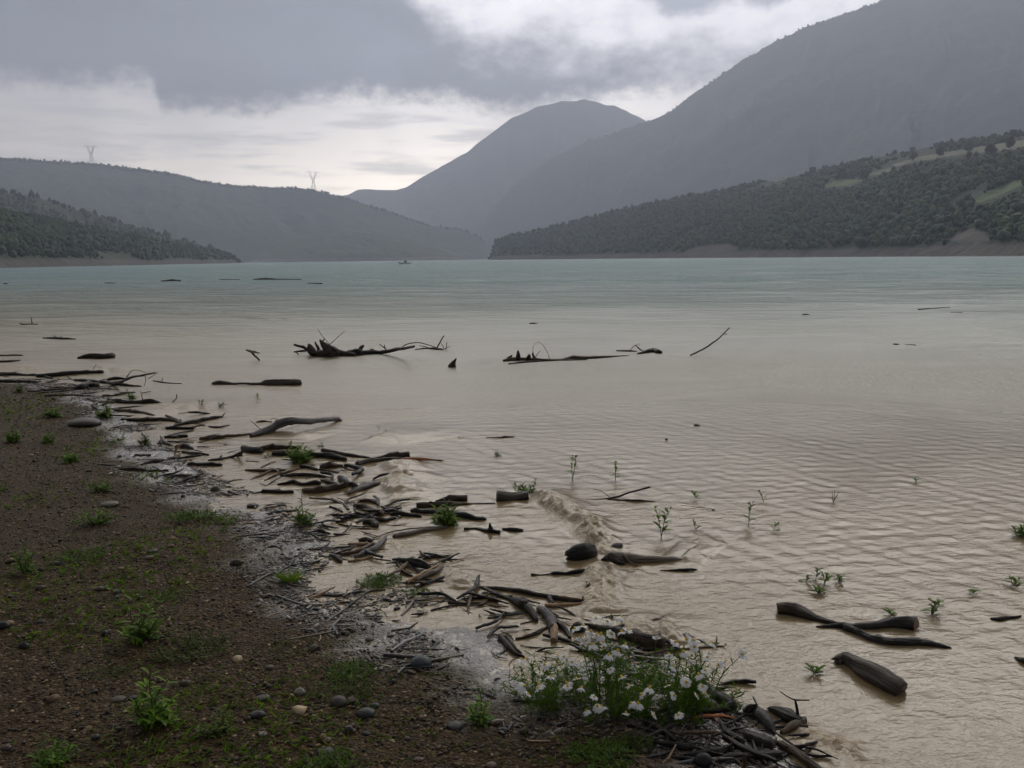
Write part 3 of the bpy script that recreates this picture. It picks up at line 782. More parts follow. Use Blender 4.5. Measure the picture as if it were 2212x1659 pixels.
#@@PART2
# ------------------------------------------------------------------ driftwood
def spline(P, n):
    P = np.asarray(P, float); m = len(P)
    if m == 2: P = np.vstack([P[0], P.mean(0), P[1]]); m = 3
    E = np.vstack([2 * P[0] - P[1], P, 2 * P[-1] - P[-2]])
    out = []
    for t in np.linspace(0, m - 1 - 1e-6, n):
        i = int(t); u = t - i
        a, b, c, d = E[i], E[i + 1], E[i + 2], E[i + 3]
        out.append(.5 * ((2 * b) + (c - a) * u + (2 * a - 5 * b + 4 * c - d) * u * u + (3 * b - a - 3 * c + d) * u ** 3))
    return np.array(out)
def tube(ctrl, rr, seed, ends='bb', rough=.16, flat=1.0):
    """A branch along ctrl (N,3) with radii rr: irregular section, knots, broken (b), cut (c) or pointed (p) ends."""
    r_ = np.random.default_rng(seed)
    C4 = np.c_[np.asarray(ctrl, float), rr]
    L = np.sum(np.linalg.norm(np.diff(C4[:, :3], axis=0), axis=1)); rm = max(np.mean(rr), 1e-4)
    n = int(np.clip(L / (rm * .9), 6, 46)); S = spline(C4, n)
    P, Rr = S[:, :3], np.maximum(S[:, 3], 4e-4)
    ns = 20 if rm > .02 else (10 if rm > .008 else 6)
    wob = spline(r_.normal(size=(max(3, n // 4), 3)), n)
    P = P + r_.normal(size=P.shape) * rm * .05 + wob * rm * .22 * np.sin(np.linspace(0, math.pi, n))[:, None]
    s = np.concatenate([[0], np.cumsum(np.linalg.norm(np.diff(P, axis=0), axis=1))])
    t = np.gradient(P, axis=0); t /= np.linalg.norm(t, axis=1)[:, None]
    u = np.cross(t[0], [0.1, 0.05, 1.0]); u /= np.linalg.norm(u)
    a = np.linspace(0, 2 * math.pi, ns + 1)[:-1]
    rings, grain = [], []
    kn = [(r_.random() * s[-1], r_.random() * 6.28, .25 + .3 * r_.random(), .6 + .5 * r_.random()) for _ in range(int(s[-1] / rm / 4))] if rm > .012 else []
    ph = r_.random() * 9
    for k in range(n):
        u = u - t[k] * (u @ t[k]); u /= np.linalg.norm(u); v = np.cross(t[k], u)
        w = 1 + rough * vn(np.cos(a) * 1.3 + ph + s[k] / rm * .22, np.sin(a) * 1.3 + s[k] / rm * .22, seed) \
            + rough * .7 * vn(np.cos(a) * 3.2 + ph, np.sin(a) * 3.2 + s[k] / rm * .06, seed + 1) + rough * .35 * vn(np.cos(a) * 6 + ph, np.sin(a) * 6 + s[k] / rm * .1, seed + 2)
        for s0, a0, am, wd in kn: w = w + am * math.exp(-((s[k] - s0) / (rm * wd)) ** 2) * np.exp(-(1 - np.cos(a - a0)) * 4)
        rk = Rr[k] * w
        rings.append(P[k] + u * (rk * np.cos(a))[:, None] + v * (rk * np.sin(a))[:, None] * flat)
        grain.append(np.c_[np.full(ns, s[k] + ph), rk * np.cos(a), rk * np.sin(a)])
    V = [np.vstack(rings)]; Gn = [np.vstack(grain)]; Q = [grid_quads(n, ns, True)]; mi = [np.zeros((n - 1) * ns, int)]
    T, tm = [], []; off = n * ns
    for e, (k, sg) in zip(ends, ((0, -1), (n - 1, 1))):
        base = np.arange(ns) + k * ns; c = P[k]; rg = rings[k]; gq = grain[k]
        if e == 'c': spec = [(.96, .04, 0.), (.55, .05, .0)]
        elif e == 'p': spec = [(.6, .6, .1)]
        else: spec = [(.88, .20, .16), (.5, .40, .48)]
        prev = base
        for q, (sc_, adv, jit) in enumerate(spec):
            ring = c + (rg - c) * sc_ * (1 + .0 * a)[:, None] + t[k] * sg * Rr[k] * (adv + jit * r_.normal(size=ns))[:, None]
            V.append(ring); Gn.append(gq * [1, sc_, sc_] + [sg * .01, 0, 0])
            cur = np.arange(ns) + off; off += ns
            f = np.stack([prev, np.roll(prev, -1), np.roll(cur, -1), cur], 1)
            Q.append(f if sg > 0 else f[:, ::-1]); mi.append(np.full(ns, 1 if (q > 0 and e != 'p') else 0)); prev = cur
        V.append((c + t[k] * sg * Rr[k] * (spec[-1][1] + (.5 if e == 'p' else .02)))[None]); Gn.append(gq.mean(0)[None])
        f = np.stack([prev, np.roll(prev, -1), np.full(ns, off)], 1); off += 1
        T.append(f if sg > 0 else f[:, ::-1]); tm.append(np.full(ns, 1 if e != 'p' else 0))
    return np.vstack(V), np.vstack(Q), np.vstack(T), np.vstack(Gn), np.concatenate(mi + tm)
_seed = [1000]
def branch_points(view, pts, lift, ref=None):
    """pixels -> points resting on the ground or afloat. A 4th entry: 'u' = stands straight above the last resting point,
    a number = metres above the ground or water."""
    out, rr = [], []; last = ref
    for p in pts:
        x, y, r = p[:3]; m_ = p[3] if len(p) > 3 else None
        px, py = PX(view, x, y)
        if m_ == 'u' and last is not None:
            d = ray(px, py); q = np.array([0, 0, CAMZ]) + d * (last[1] / d[1]); dep = depth_of(q)
            rw_ = r * VS(view) * dep / FPX
        else:
            q, sz = on_surface(px, py); dep = depth_of(q); rw_ = r * VS(view) * dep / FPX
            q, sz = on_surface(px, py, m_ if isinstance(m_, (int, float)) else rw_ * lift); last = q
        out.append(q); rr.append(rw_)
    return np.array(out), np.array(rr), last
def wood_piece(name, cat, label, view, mat, parts, ends='bb', lift=.72, group='driftwood along the shore', flat=1.0, end_mat=None):
    """parts: [(part name, points, material or None, ends or None)]; a single part makes a thing that is one mesh."""
    meshes = []; ref = None; base = None
    for nm, pts, *o_ in parts:
        _seed[0] += 7
        mt = WOOD[o_[0]] if o_ and o_[0] else WOOD[mat]
        en = o_[1] if len(o_) > 1 and o_[1] else ends
        P, rr, last = branch_points(view, pts, lift, ref)
        if base is None: base = np.array([P[:, 0].mean(), P[:, 1].mean(), P[:, 2].min()]); ref = last
        V, Q, T, Gn, mi = tube(P, rr, _seed[0], en, flat=flat)
        meshes.append((nm, V, Q, T, Gn, mi, mt))
    root = None
    if len(meshes) > 1:
        root = empty(name, base); tag(root, label, cat, group)
    for nm, V, Q, T, Gn, mi, mt in meshes:
        me = np_mesh(nm if root else name, V, Q, T, [mt, end_mat or END_DARK], True, {'grain': ('FLOAT_VECTOR', Gn)}, mi)
        o = obj(nm if root else name, me, root)
        if root is None: recentre(o, base); tag(o, label, cat, group)
def log(label, view, mat, *parts, **k): wood_piece('driftwood_log', 'log', label, view, mat, [('trunk', parts[0])] + [('branch', *((p,) if isinstance(p, list) else p)) for p in parts[1:]], **k)
def stick(label, view, mat, *parts, **k): wood_piece('driftwood_stick', 'stick', label, view, mat, [('stem', parts[0])] + [('twig', *((p,) if isinstance(p, list) else p)) for p in parts[1:]], **k)

# far left shore
log('short thick dark log with a knobbly end afloat off the upper left shore', 'A', 'dark', [(628, 768, 9), (700, 755, 20), (800, 752, 27), (885, 748, 28), (908, 748, 20)])
stick('clump of dark twigs afloat alone in the far left water', 'A', 'dark', [(345, 607, 4), (440, 608, 9), (520, 612, 9), (610, 616, 3)], [(460, 606, 4), (435, 590, 3, 'u')], [(480, 605, 4), (500, 600, 3, 'u')])
stick('thin floating twig with one upright sprig at the far left', 'A', 'dark', [(165, 487, 5), (180, 497, 5), (250, 495, 4), (305, 497, 3)], [(258, 495, 3), (254, 465, 3, 'u'), (250, 440, 2, 'u')])
stick('pale tan stick floating at the left picture edge', 'A', 'tan', [(-40, 748, 6), (60, 747, 7), (130, 745, 7), (182, 748, 4)])
stick('reddish brown stick below the pale tan stick at the left picture edge', 'A', 'brown', [(-40, 797, 9), (80, 794, 9), (162, 787, 4)])
log('long straight dark beam on top of the far left debris heap', 'A', 'dark', [(300, 912, 16), (430, 905, 18), (600, 892, 17), (800, 884, 15), (812, 883, 13)])
stick('thin dark pole crossing the left edge above the debris heap', 'A', 'dark', [(-30, 890, 6), (70, 887, 5), (142, 880, 4)])
log('dark tapering pole running from the left edge under the long beam', 'A', 'dark', [(-40, 905, 10), (120, 900, 12), (300, 908, 10), (420, 930, 8)])
log('bare forked branch reaching from the far left heap over the water', 'A', 'dark', [(600, 945, 10), (780, 957, 12), (900, 970, 14), (980, 957, 11, .12), (1080, 920, 8, .22), (1250, 887, 4, .3)],
    [(1000, 955, 4, .12), (1050, 880, 3, 'u'), (1100, 866, 2, 'u'), (1170, 884, 2, 'u')], [(880, 965, 10), (1000, 985, 10), (1135, 995, 5)], [(1165, 900, 3, .3), (1172, 950, 2, 'u'), (1160, 990, 2, 'u')], [(1190, 935, 2, .2), (1272, 886, 2, 'u')])
stick('short stub of dark wood behind the forked branch', 'A', 'dark', [(868, 942, 10), (920, 931, 15), (1015, 935, 5)])
stick('slender twig with a fork floating past the forked branch tip', 'A', 'dark', [(1230, 950, 4), (1300, 962, 6), (1370, 970, 4), (1462, 975, 3)], [(1300, 958, 3), (1308, 930, 2, 'u')])
log('dark log with an upright twig lying in the shallows under the forked branch', 'A', 'dark', [(870, 1100, 10), (950, 1115, 16), (1100, 1125, 16), (1200, 1120, 22), (1285, 1132, 12)], [(1148, 1110, 4), (1140, 1070, 3, 'u'), (1128, 1035, 2, 'u')])
stick('small bent twig standing up out of the water beside the twig-bearing log', 'A', 'dark', [(1378, 1130, 3), (1402, 1110, 4, 'u'), (1420, 1092, 4, 'u'), (1420, 1060, 3, 'u')])
log('mossy brown log in the grass at the far left waterline', 'A', 'brown', [(925, 1183, 14), (1050, 1200, 17), (1150, 1215, 17), (1235, 1232, 10)])
log('straight dark log above the white scrap of litter', 'A', 'brown', [(975, 1262, 9), (1150, 1266, 16), (1300, 1263, 14), (1455, 1272, 10)])
stick('short dark stick crossing the straight log above the white litter', 'A', 'dark', [(1335, 1228, 8), (1400, 1262, 13), (1455, 1292, 12)])
log('long dark branch with a raised tip pointing into the left water', 'A', 'dark', [(1400, 1312, 9), (1550, 1280, 15), (1700, 1252, 14), (1790, 1240, 6)], [(1785, 1240, 5), (1800, 1222, 4, 'u'), (1808, 1208, 2, 'u')])
log('stubby dark log just below the long raised-tip branch', 'A', 'dark', [(1338, 1330, 11), (1450, 1331, 14), (1555, 1333, 11)])
stick('rounded dark stick with a pale straw across it in the left shallows', 'A', 'dark', [(1328, 1402, 10), (1420, 1399, 14), (1505, 1395, 12)], [(1340, 1375, 2, .03), (1445, 1408, 2, .05)])
log('brown plank-like log with an orange broken end in the left shallows', 'A', 'brown', [(1608, 1416, 12), (1720, 1409, 17), (1850, 1396, 12), (2015, 1378, 7)], end_mat=END)
stick('flat piece of dark bark between two logs in the left shallows', 'A', 'dark', [(1680, 1316, 8), (1760, 1320, 12), (1845, 1305, 6)], flat=.6)
stick('thin dark stick lying on the grassy far left bank', 'A', 'dark', [(360, 1070, 6), (500, 1066, 8), (725, 1071, 7)])
log('thick dark beam end at the left edge on the debris bank', 'A', 'dark', [(-40, 957, 12), (150, 956, 14), (295, 961, 8)])
stick('faint thin twig standing in the water behind the long dark beam', 'A', 'mud', [(742, 880, 2), (755, 850, 2, 'u'), (775, 818, 2, 'u')])
log('knotted chunk of dark wood in the middle of the far left heap', 'A', 'dark', [(600, 1012, 12), (660, 1000, 24), (720, 985, 22), (790, 992, 16)], [(585, 980, 6), (640, 992, 8), (690, 1005, 8)])
# middle water
stick('reddish stick leaning out of the water with a second splinter behind it', 'B', 'brown', [(277, 382, 7), (240, 350, 8, 'u'), (213, 322, 9, 'u'), (172, 302, 7, 'u')], [(276, 326, 4), (225, 314, 8), (188, 303, 6)])
wood_piece('driftwood_tree', 'driftwood tree', 'large uprooted tree with a spiky root plate afloat in the middle of the lake', 'B', 'brown', [
    ('trunk', [(715, 336, 18), (770, 330, 28), (850, 330, 32), (930, 328, 26), (1045, 342, 14)]),
    ('trunk', [(990, 318, 16), (1060, 322, 27), (1120, 322, 22), (1250, 322, 15), (1400, 300, 12, .12), (1522, 272, 6, .28)], 'dark'),
    ('root', [(720, 325, 18), (640, 287, 12, 'u'), (558, 258, 8, 'u')], 'dark'), ('root', [(712, 330, 28), (695, 302, 32, 'u'), (678, 268, 18, 'u')], 'dark', 'bp'),
    ('root', [(757, 335, 16), (745, 290, 11, 'u'), (727, 238, 6, 'u')], 'dark'), ('root', [(850, 332, 34), (800, 284, 28, 'u'), (766, 222, 8, 'u')], 'brown', 'bp'),
    ('root', [(905, 308, 16, .1), (840, 276, 20, 'u'), (790, 238, 7, 'u'), (798, 213, 4, 'u')], 'dark'), ('root', [(1070, 320, 16), (1095, 290, 15, 'u'), (1114, 268, 9, 'u')], 'grey'),
    ('root', [(690, 300, 10), (620, 310, 8), (555, 316, 4)], 'brown'), ('root', [(1145, 318, 5), (1180, 296, 5, 'u'), (1214, 308, 3, 'u')], 'dark'),
    ('twig', [(842, 262, 3, .35), (828, 238, 2, 'u'), (780, 185, 2, 'u'), (744, 130, 1.5, 'u')], 'dark'), ('twig', [(845, 256, 3, .3), (900, 205, 2, 'u'), (962, 150, 1.5, 'u')], 'mud'),
    ('twig', [(1312, 312, 5), (1288, 290, 5, 'u'), (1243, 254, 3, 'u')], 'dark'), ('twig', [(1290, 292, 4, .15), (1282, 258, 3, 'u')], 'dark'),
    ('twig', [(1400, 302, 4, .12), (1460, 256, 4, 'u'), (1560, 243, 4, 'u'), (1660, 268, 3, 'u'), (1705, 284, 3, 'u')], 'dark'),
    ('twig', [(590, 336, 4), (572, 322, 4, 'u'), (552, 316, 3, 'u')], 'dark')], group=None)
log('bare branch with thin upright twigs at the right tip of the uprooted tree', 'B', 'dark', [(1530, 297, 3), (1620, 287, 6), (1690, 291, 9), (1755, 296, 5)], [(1705, 285, 6), (1735, 228, 5, 'u'), (1762, 188, 4, 'u')],
    [(1762, 293, 3), (1752, 270, 3, 'u'), (1738, 248, 2, 'u')], [(1778, 297, 3), (1784, 240, 3, 'u')], [(1765, 292, 3), (1812, 272, 2, 'u')], [(1640, 284, 3), (1600, 272, 3, 'u'), (1560, 268, 2, 'u')])
wood_piece('driftwood_stump', 'stump', 'small pointed brown stump sticking up alone in the middle water', 'B', 'brown', [('stump', [(1828, 448, 30), (1840, 418, 22, 'u'), (1853, 390, 10, 'u'), (1860, 370, 3, 'u')])], ends='bp', lift=-.3, group=None)
log('muddy pale log with a thick blunt right end drifting off the left shore', 'B', 'mud', [(-98, 570, 12), (-40, 564, 18), (60, 573, 9), (200, 576, 8), (285, 573, 11), (345, 562, 26), (450, 560, 29), (560, 562, 27), (605, 563, 22)], ends='bc')
log('big smooth grey log arching out of the water by the left shallows', 'B', 'grey', [(212, 988, 18), (300, 962, 26), (400, 922, 30, .05), (500, 885, 28, .09), (620, 870, 24, .10), (780, 866, 20, .06), (900, 862, 18), (938, 868, 7)])
stick('small forked dark twig left of the mossy log', 'B', 'dark', [(-20, 1172, 6), (90, 1150, 9), (140, 1126, 9, .06)], [(100, 1152, 5), (138, 1148, 8)])
log('short log with green moss on its left end', 'B', 'dark', [(148, 1088, 24), (220, 1102, 28), (295, 1112, 24)])
log('long grey-brown log behind the big green weed in the shallows', 'B', 'brown', [(275, 1092, 14), (360, 1087, 21), (500, 1081, 19), (610, 1088, 9)])
log('thick dark log passing under the big green weed', 'B', 'dark', [(388, 1132, 20), (480, 1131, 26), (600, 1141, 25), (750, 1146, 20), (860, 1156, 24), (972, 1184, 15)])
log('long thin dark log slanting down right of the big green weed', 'B', 'dark', [(782, 1104, 13), (870, 1121, 13), (1000, 1146, 13), (1160, 1167, 7)])
log('dark log with a squared right end beside the orange-patched log', 'B', 'dark', [(1165, 1178, 6), (1280, 1161, 17), (1380, 1146, 22), (1485, 1141, 22)], ends='bc')
log('long muddy log with an orange patch lying on the small breaking wave', 'B', 'mud', [(1062, 1216, 20), (1150, 1197, 19), (1300, 1181, 13), (1450, 1182, 14), (1600, 1186, 13), (1748, 1191, 7)], ([(1452, 1176, 11, .035), (1540, 1178, 12, .035), (1640, 1181, 9, .035)], 'orange', 'pp'), ([(1070, 1226, 6), (980, 1240, 5), (880, 1252, 4)], 'dark'))
log('short chunk of split wood in front of the orange-patched log', 'B', 'brown', [(778, 1246, 22), (830, 1230, 27), (880, 1232, 18), (945, 1230, 8)])
stick('brown slab with an orange chip in the shallows by the foam', 'B', 'brown', [(168, 1267, 8), (300, 1271, 13), (400, 1272, 15), (485, 1264, 7)], ([(395, 1258, 8, .04), (425, 1276, 8, .04), (440, 1290, 5, .03)], 'tan'))
stick('straight reddish stick sloping up to the right in the shallows', 'B', 'brown', [(318, 1352, 4), (400, 1310, 9), (500, 1281, 10), (610, 1254, 5)])
stick('dark stick with a hooked end under the pinkish stone', 'B', 'dark', [(606, 1240, 15), (660, 1241, 14), (740, 1263, 11)], [(735, 1258, 7), (850, 1276, 8), (912, 1287, 5)])
stick('dark pole lying level below the reddish sloping stick', 'B', 'dark', [(448, 1311, 8), (550, 1309, 13), (700, 1306, 15), (808, 1322, 9)])
log('lumpy row of dark wood at the edge of the wet bank', 'B', 'dark', [(425, 1382, 8), (500, 1372, 14), (550, 1358, 18), (620, 1382, 12), (720, 1370, 19), (765, 1376, 14)])
stick('dark wedge of wood right of the lumpy row', 'B', 'dark', [(775, 1348, 9), (830, 1360, 19), (905, 1387, 12)])
log('black forked stump resting on the brown striped log', 'B', 'black', [(925, 1325, 20), (1000, 1370, 16, .06), (1052, 1396, 22)], [(1050, 1392, 20), (1018, 1440, 16), (985, 1462, 7)])
log('brown striped log on the wet bank beside the grey paddle-shaped board', 'B', 'brown', [(636, 1432, 20), (760, 1426, 29), (900, 1406, 25), (1015, 1380, 17)])
log('smooth grey paddle-shaped board at the water edge', 'B', 'grey', [(995, 1452, 8), (1080, 1412, 26), (1150, 1384, 34), (1228, 1370, 26)], flat=.55)
stick('black hoop-shaped branch arching over the water by the small wave', 'B', 'black', [(1195, 1338, 8), (1260, 1308, 10, 'u'), (1320, 1306, 12, 'u'), (1350, 1325, 12, 'u'), (1362, 1350, 10, 'u')])
log('dark log at the foot of the wet bank left of the tall green weed', 'B', 'dark', [(302, 1436, 16), (420, 1441, 14), (545, 1441, 13)])
stick('thin mossy twig lying above the grey arching log', 'B', 'brown', [(250, 882, 4), (310, 872, 9), (375, 880, 3)], [(282, 936, 3), (250, 908, 3, 'u'), (212, 876, 3, 'u')])
stick('pair of thin hooked stems behind the grey arching log', 'B', 'mud', [(372, 882, 2), (372, 858, 2, 'u'), (400, 850, 2, 'u'), (408, 872, 2, 'u')], [(420, 885, 2), (418, 855, 2, 'u'), (432, 865, 2, 'u')])
wood_piece('driftwood_tree', 'driftwood tree', 'long low drifting trunk with small pointed root stubs right of the lake centre', 'C', 'brown', [
    ('trunk', [(228, 387, 9), (300, 376, 14), (400, 374, 12), (560, 384, 10), (680, 376, 10), (770, 363, 12), (900, 363, 12), (1050, 356, 9), (1150, 350, 5), (1235, 345, 3)]),
    ('root', [(350, 372, 20), (348, 340, 16, 'u'), (345, 308, 5, 'u')], 'black', 'bp'), ('root', [(262, 376, 14), (280, 357, 12, 'u'), (298, 344, 5, 'u')], 'brown', 'bp'),
    ('root', [(410, 376, 14), (440, 352, 16, 'u'), (432, 342, 8, 'u')], 'brown'), ('root', [(480, 372, 14), (470, 348, 9, 'u'), (464, 328, 8, 'u')], 'dark'),
    ('branch', [(268, 413, 4), (400, 399, 6), (600, 386, 6), (900, 379, 4)], 'dark'),
    ('twig', [(466, 330, 3, .25), (470, 270, 2, 'u'), (510, 238, 2, 'u'), (552, 270, 2, 'u'), (582, 322, 2, 'u'), (600, 375, 2, 'u')], 'mud'), ('twig', [(488, 362, 3, .1), (500, 335, 3, 'u'), (522, 310, 2, 'u')], 'mud')], group=None)
log('smooth dark log with a looping twig right of the long drifting trunk', 'C', 'dark', [(1305, 332, 5), (1380, 314, 14), (1430, 302, 19), (1480, 314, 18), (1498, 318, 8)], [(1358, 316, 5), (1320, 290, 5, 'u'), (1290, 264, 4, 'u'), (1248, 300, 2, 'u')], [(1290, 268, 2, .3), (1318, 250, 1.5, 'u'), (1322, 270, 1.5, 'u')])
stick('short flat stick just left of the looping twig', 'C', 'dark', [(1138, 307, 5), (1250, 309, 7), (1302, 313, 3)])
stick('long thin pole slanting up out of the open water on the right', 'C', 'dark', [(1732, 344, 6), (1850, 287, 6, 'u'), (1960, 207, 5, 'u'), (2046, 124, 4, 'u')], [(2000, 172, 3, .6), (2026, 174, 2, .6)])
stick('thin brown stick floating flat in the middle of the silty water', 'C', 'brown', [(90, 1005, 2), (200, 1004, 6), (240, 1000, 8), (315, 998, 4)])
stick('tiny dark stick far out near the middle of the lake', 'C', 'dark', [(438, 88, 4), (470, 87, 6), (500, 88, 3)])
stick('small dark chunk bobbing in the open water', 'C', 'dark', [(1762, 905, 6), (1785, 906, 9), (1808, 911, 4)])
stick('tiny dark fragment left of the small bobbing chunk', 'C', 'dark', [(1532, 1020, 6), (1542, 1019, 9), (1550, 1022, 5)])
stick('long twiggy branch with a raised end right of the breaking wave', 'G', 'dark', [(1095, 397, 4), (1300, 386, 8), (1450, 340, 8, 'u'), (1608, 298, 9, 'u')], ([(1268, 398, 5), (1400, 403, 6), (1520, 406, 9), (1655, 416, 3)], 'brown'), [(1295, 386, 3), (1258, 358, 2, 'u'), (1208, 325, 2, 'u'), (1150, 315, 2, 'u')])
stick('thin straw with a dark tip floating right of the twiggy branch', 'G', 'dark', [(1860, 445, 1.5), (2000, 460, 1.5), (2090, 470, 2), (2122, 480, 8)])
# near water
log('cut cylindrical log with a dark sawn left end at the start of the breaking wave', 'G', 'mud', [(378, 376, 42), (450, 370, 41), (540, 366, 40), (625, 362, 38)], ends='cc', lift=.75)
log('wedge-shaped brown log end behind the two-log pair near the cut cylinder', 'F', 'brown', [(1865, 675, 10), (1960, 655, 22), (2060, 645, 30), (2142, 648, 30)], ends='bc', lift=.6)
log('brown log with a broken pale left end and a thin tail, beside the grass tuft', 'F', 'brown', [(1698, 712, 28), (1800, 708, 27), (1990, 700, 24), (2110, 700, 10), (2230, 696, 6), (2390, 692, 5)], ends='cb', end_mat=END, lift=.6)
log('soaked black log under the grass tuft in the shallows', 'F', 'black', [(1655, 755, 18), (1780, 762, 23), (1950, 774, 22), (2080, 797, 28), (2230, 825, 20), (2310, 832, 9)])
log('black jagged wood with a shark-fin spike in the calm shallows', 'G', 'black', [(116, 632, 10), (200, 632, 8), (290, 648, 16), (400, 660, 16)], ([(325, 650, 24), (325, 620, 16, 'u'), (321, 588, 4, 'u')], None, 'bp'), [(425, 634, 9), (500, 640, 18), (582, 646, 12)])
wood_piece('driftwood_stump', 'stump', 'round dark stump in the water left of the pale root log', 'G', 'black', [('stump', [(965, 846, 44), (1010, 834, 58), (1060, 826, 64), (1110, 818, 60), (1150, 814, 44)])], lift=.75, group=None)
stick('grey knob of wood showing above the wave behind the pale root log', 'G', 'grey', [(1262, 798, 10), (1330, 776, 26), (1375, 772, 24)])
wood_piece('driftwood_log', 'log', 'muddy log with a gnarled dark root end lying across the wave', 'G', 'mud', [
    ('trunk', [(1225, 884, 14), (1290, 866, 38), (1350, 864, 48), (1420, 866, 40), (1500, 872, 36), (1620, 874, 30), (1750, 878, 24), (1850, 880, 17), (1905, 882, 5)]),
    ('root', [(1390, 850, 16, .1), (1438, 895, 10, .06), (1505, 932, 4)], 'mud'), ('root', [(1300, 856, 26, .08), (1260, 868, 18, .04), (1205, 896, 6)], 'dark'), ('root', [(1310, 890, 24), (1350, 905, 22), (1400, 915, 10)], 'black')])
stick('knobbly dark stick in two humps in front of the round stump', 'G', 'dark', [(655, 1000, 12), (690, 1002, 7), (800, 1002, 5), (845, 992, 15), (940, 988, 13), (1035, 976, 22), (1115, 960, 13)])
stick('thin dark sliver floating below the muddy root log', 'G', 'dark', [(1690, 968, 3), (1790, 966, 8), (1900, 963, 13), (1985, 960, 5)])
log('long dark branch with tan bark streaks and small stubs at the water edge', 'G', 'dark', [(238, 1106, 8), (380, 1111, 17), (520, 1126, 21), (650, 1151, 21), (780, 1176, 19), (900, 1197, 20), (1000, 1206, 18), (1120, 1216, 15), (1180, 1206, 13), (1268, 1219, 6)],
    ([(880, 1178, 8, .045), (980, 1190, 8, .045), (1060, 1200, 6, .045)], 'tan', 'pp'), [(1068, 1200, 8, .03), (1070, 1180, 5, .06)], lift=.7)
stick('dark sliver of wood at the water edge left of the streaked branch', 'G', 'dark', [(95, 1196, 5), (220, 1189, 13), (370, 1181, 8), (505, 1168, 3)])
log('twisted brown branch with a forked knob on the froth', 'G', 'brown', [(-10, 1226, 13), (100, 1236, 14), (200, 1233, 12), (290, 1212, 15), (350, 1196, 20), (378, 1218, 14)], [(300, 1212, 12), (255, 1240, 14), (225, 1250, 8)], lift=.6)
log('thick dark forked log end resting in the froth', 'G', 'dark', [(485, 1203, 18), (560, 1226, 40), (620, 1262, 38), (670, 1322, 30), (692, 1372, 16)], [(575, 1225, 16, .07), (600, 1220, 18, .08), (618, 1222, 10, .09)], lift=.7)
log('grey log with a stripped tan lower end pointing at the daisies', 'K', 'grey', [(518, 268, 24), (568, 310, 36), (610, 370, 38), (630, 440, 36)], ([(626, 425, 33), (634, 470, 33), (632, 528, 28)], 'tan', 'bc'), lift=.6, end_mat=END)
stick('tan stick lying crosswise under the streaked branch', 'K', 'tan', [(572, 240, 16), (650, 242, 17), (800, 232, 10), (870, 226, 5)], ([(592, 172, 17), (605, 200, 18), (622, 228, 16)], 'grey'))
log('dark tapering stick beside the stripped tan log end', 'K', 'dark', [(598, 288, 18), (660, 372, 24), (722, 442, 22), (768, 505, 13)], lift=.6)
log('big brown split log lying behind the daisies', 'K', 'brown', [(890, 398, 14), (1000, 424, 24), (1150, 455, 44), (1280, 502, 52), (1400, 532, 58), (1515, 558, 54)], ends='bc', lift=.7)
stick('pale tan stick jutting from the daisies towards the water', 'K', 'tan', [(1368, 642, 11), (1500, 612, 13), (1620, 597, 11), (1800, 582, 9), (1992, 570, 5)])
log('two crossed dark sticks on the froth left of the daisies', 'K', 'dark', [(198, 498, 20), (270, 560, 24), (330, 622, 18), (392, 655, 9)], [(250, 488, 10), (310, 568, 14), (370, 628, 10)], lift=.8)
stick('thin curved brown branch lying in the froth pool', 'K', 'brown', [(328, 512, 10), (430, 492, 13), (520, 452, 15), (592, 414, 9)])
log('curved black branch wrapping round the right side of the daisies', 'K', 'black', [(1790, 735, 16), (1880, 862, 26), (1940, 972, 34), (2035, 1022, 46), (2085, 1062, 32)], [(2078, 1048, 38), (1960, 1090, 32), (1795, 1104, 22)], lift=.6)
stick('strip of bright orange bark below the curved black branch', 'K', 'orange', [(1712, 1168, 7), (1820, 1137, 19), (1960, 1131, 23), (2105, 1157, 7)], lift=.6, flat=.5, ends='pp')
log('brown log with a sawn left end, left half of the crossed pair', 'L', 'brown', [(752, 203, 36), (850, 208, 44), (950, 240, 34), (1080, 278, 22), (1190, 303, 16)], ends='cb', lift=.5)
log('black wet log with a tan broken end, right half of the crossed pair', 'L', 'black', [(1185, 308, 17), (1290, 303, 24), (1400, 288, 32), (1500, 286, 40), (1578, 295, 44)], ends='bc', lift=.5, end_mat=END)
log('black snake-like branch curving in front of the crossed pair', 'L', 'black', [(985, 306, 4), (1060, 304, 12), (1140, 302, 22), (1220, 331, 24), (1330, 376, 26), (1450, 396, 25), (1600, 400, 24), (1700, 414, 18), (1782, 432, 4)], lift=.5)
log('plump grey-brown log with a hollow end, lowest in the near right water', 'L', 'mud', [(1118, 504, 34), (1165, 496, 42), (1230, 532, 46), (1300, 572, 60), (1380, 622, 64), (1440, 662, 64), (1488, 684, 58)], ends='bc', lift=.4)
stick('small dark lumpy stick at the right picture edge', 'L', 'dark', [(2018, 259, 8), (2070, 260, 14), (2125, 251, 10), (2195, 242, 5)])
stick('dark stub cut by the right picture edge near the wave ripple', 'L', 'dark', [(2160, 488, 6), (2215, 512, 17), (2260, 530, 18)])
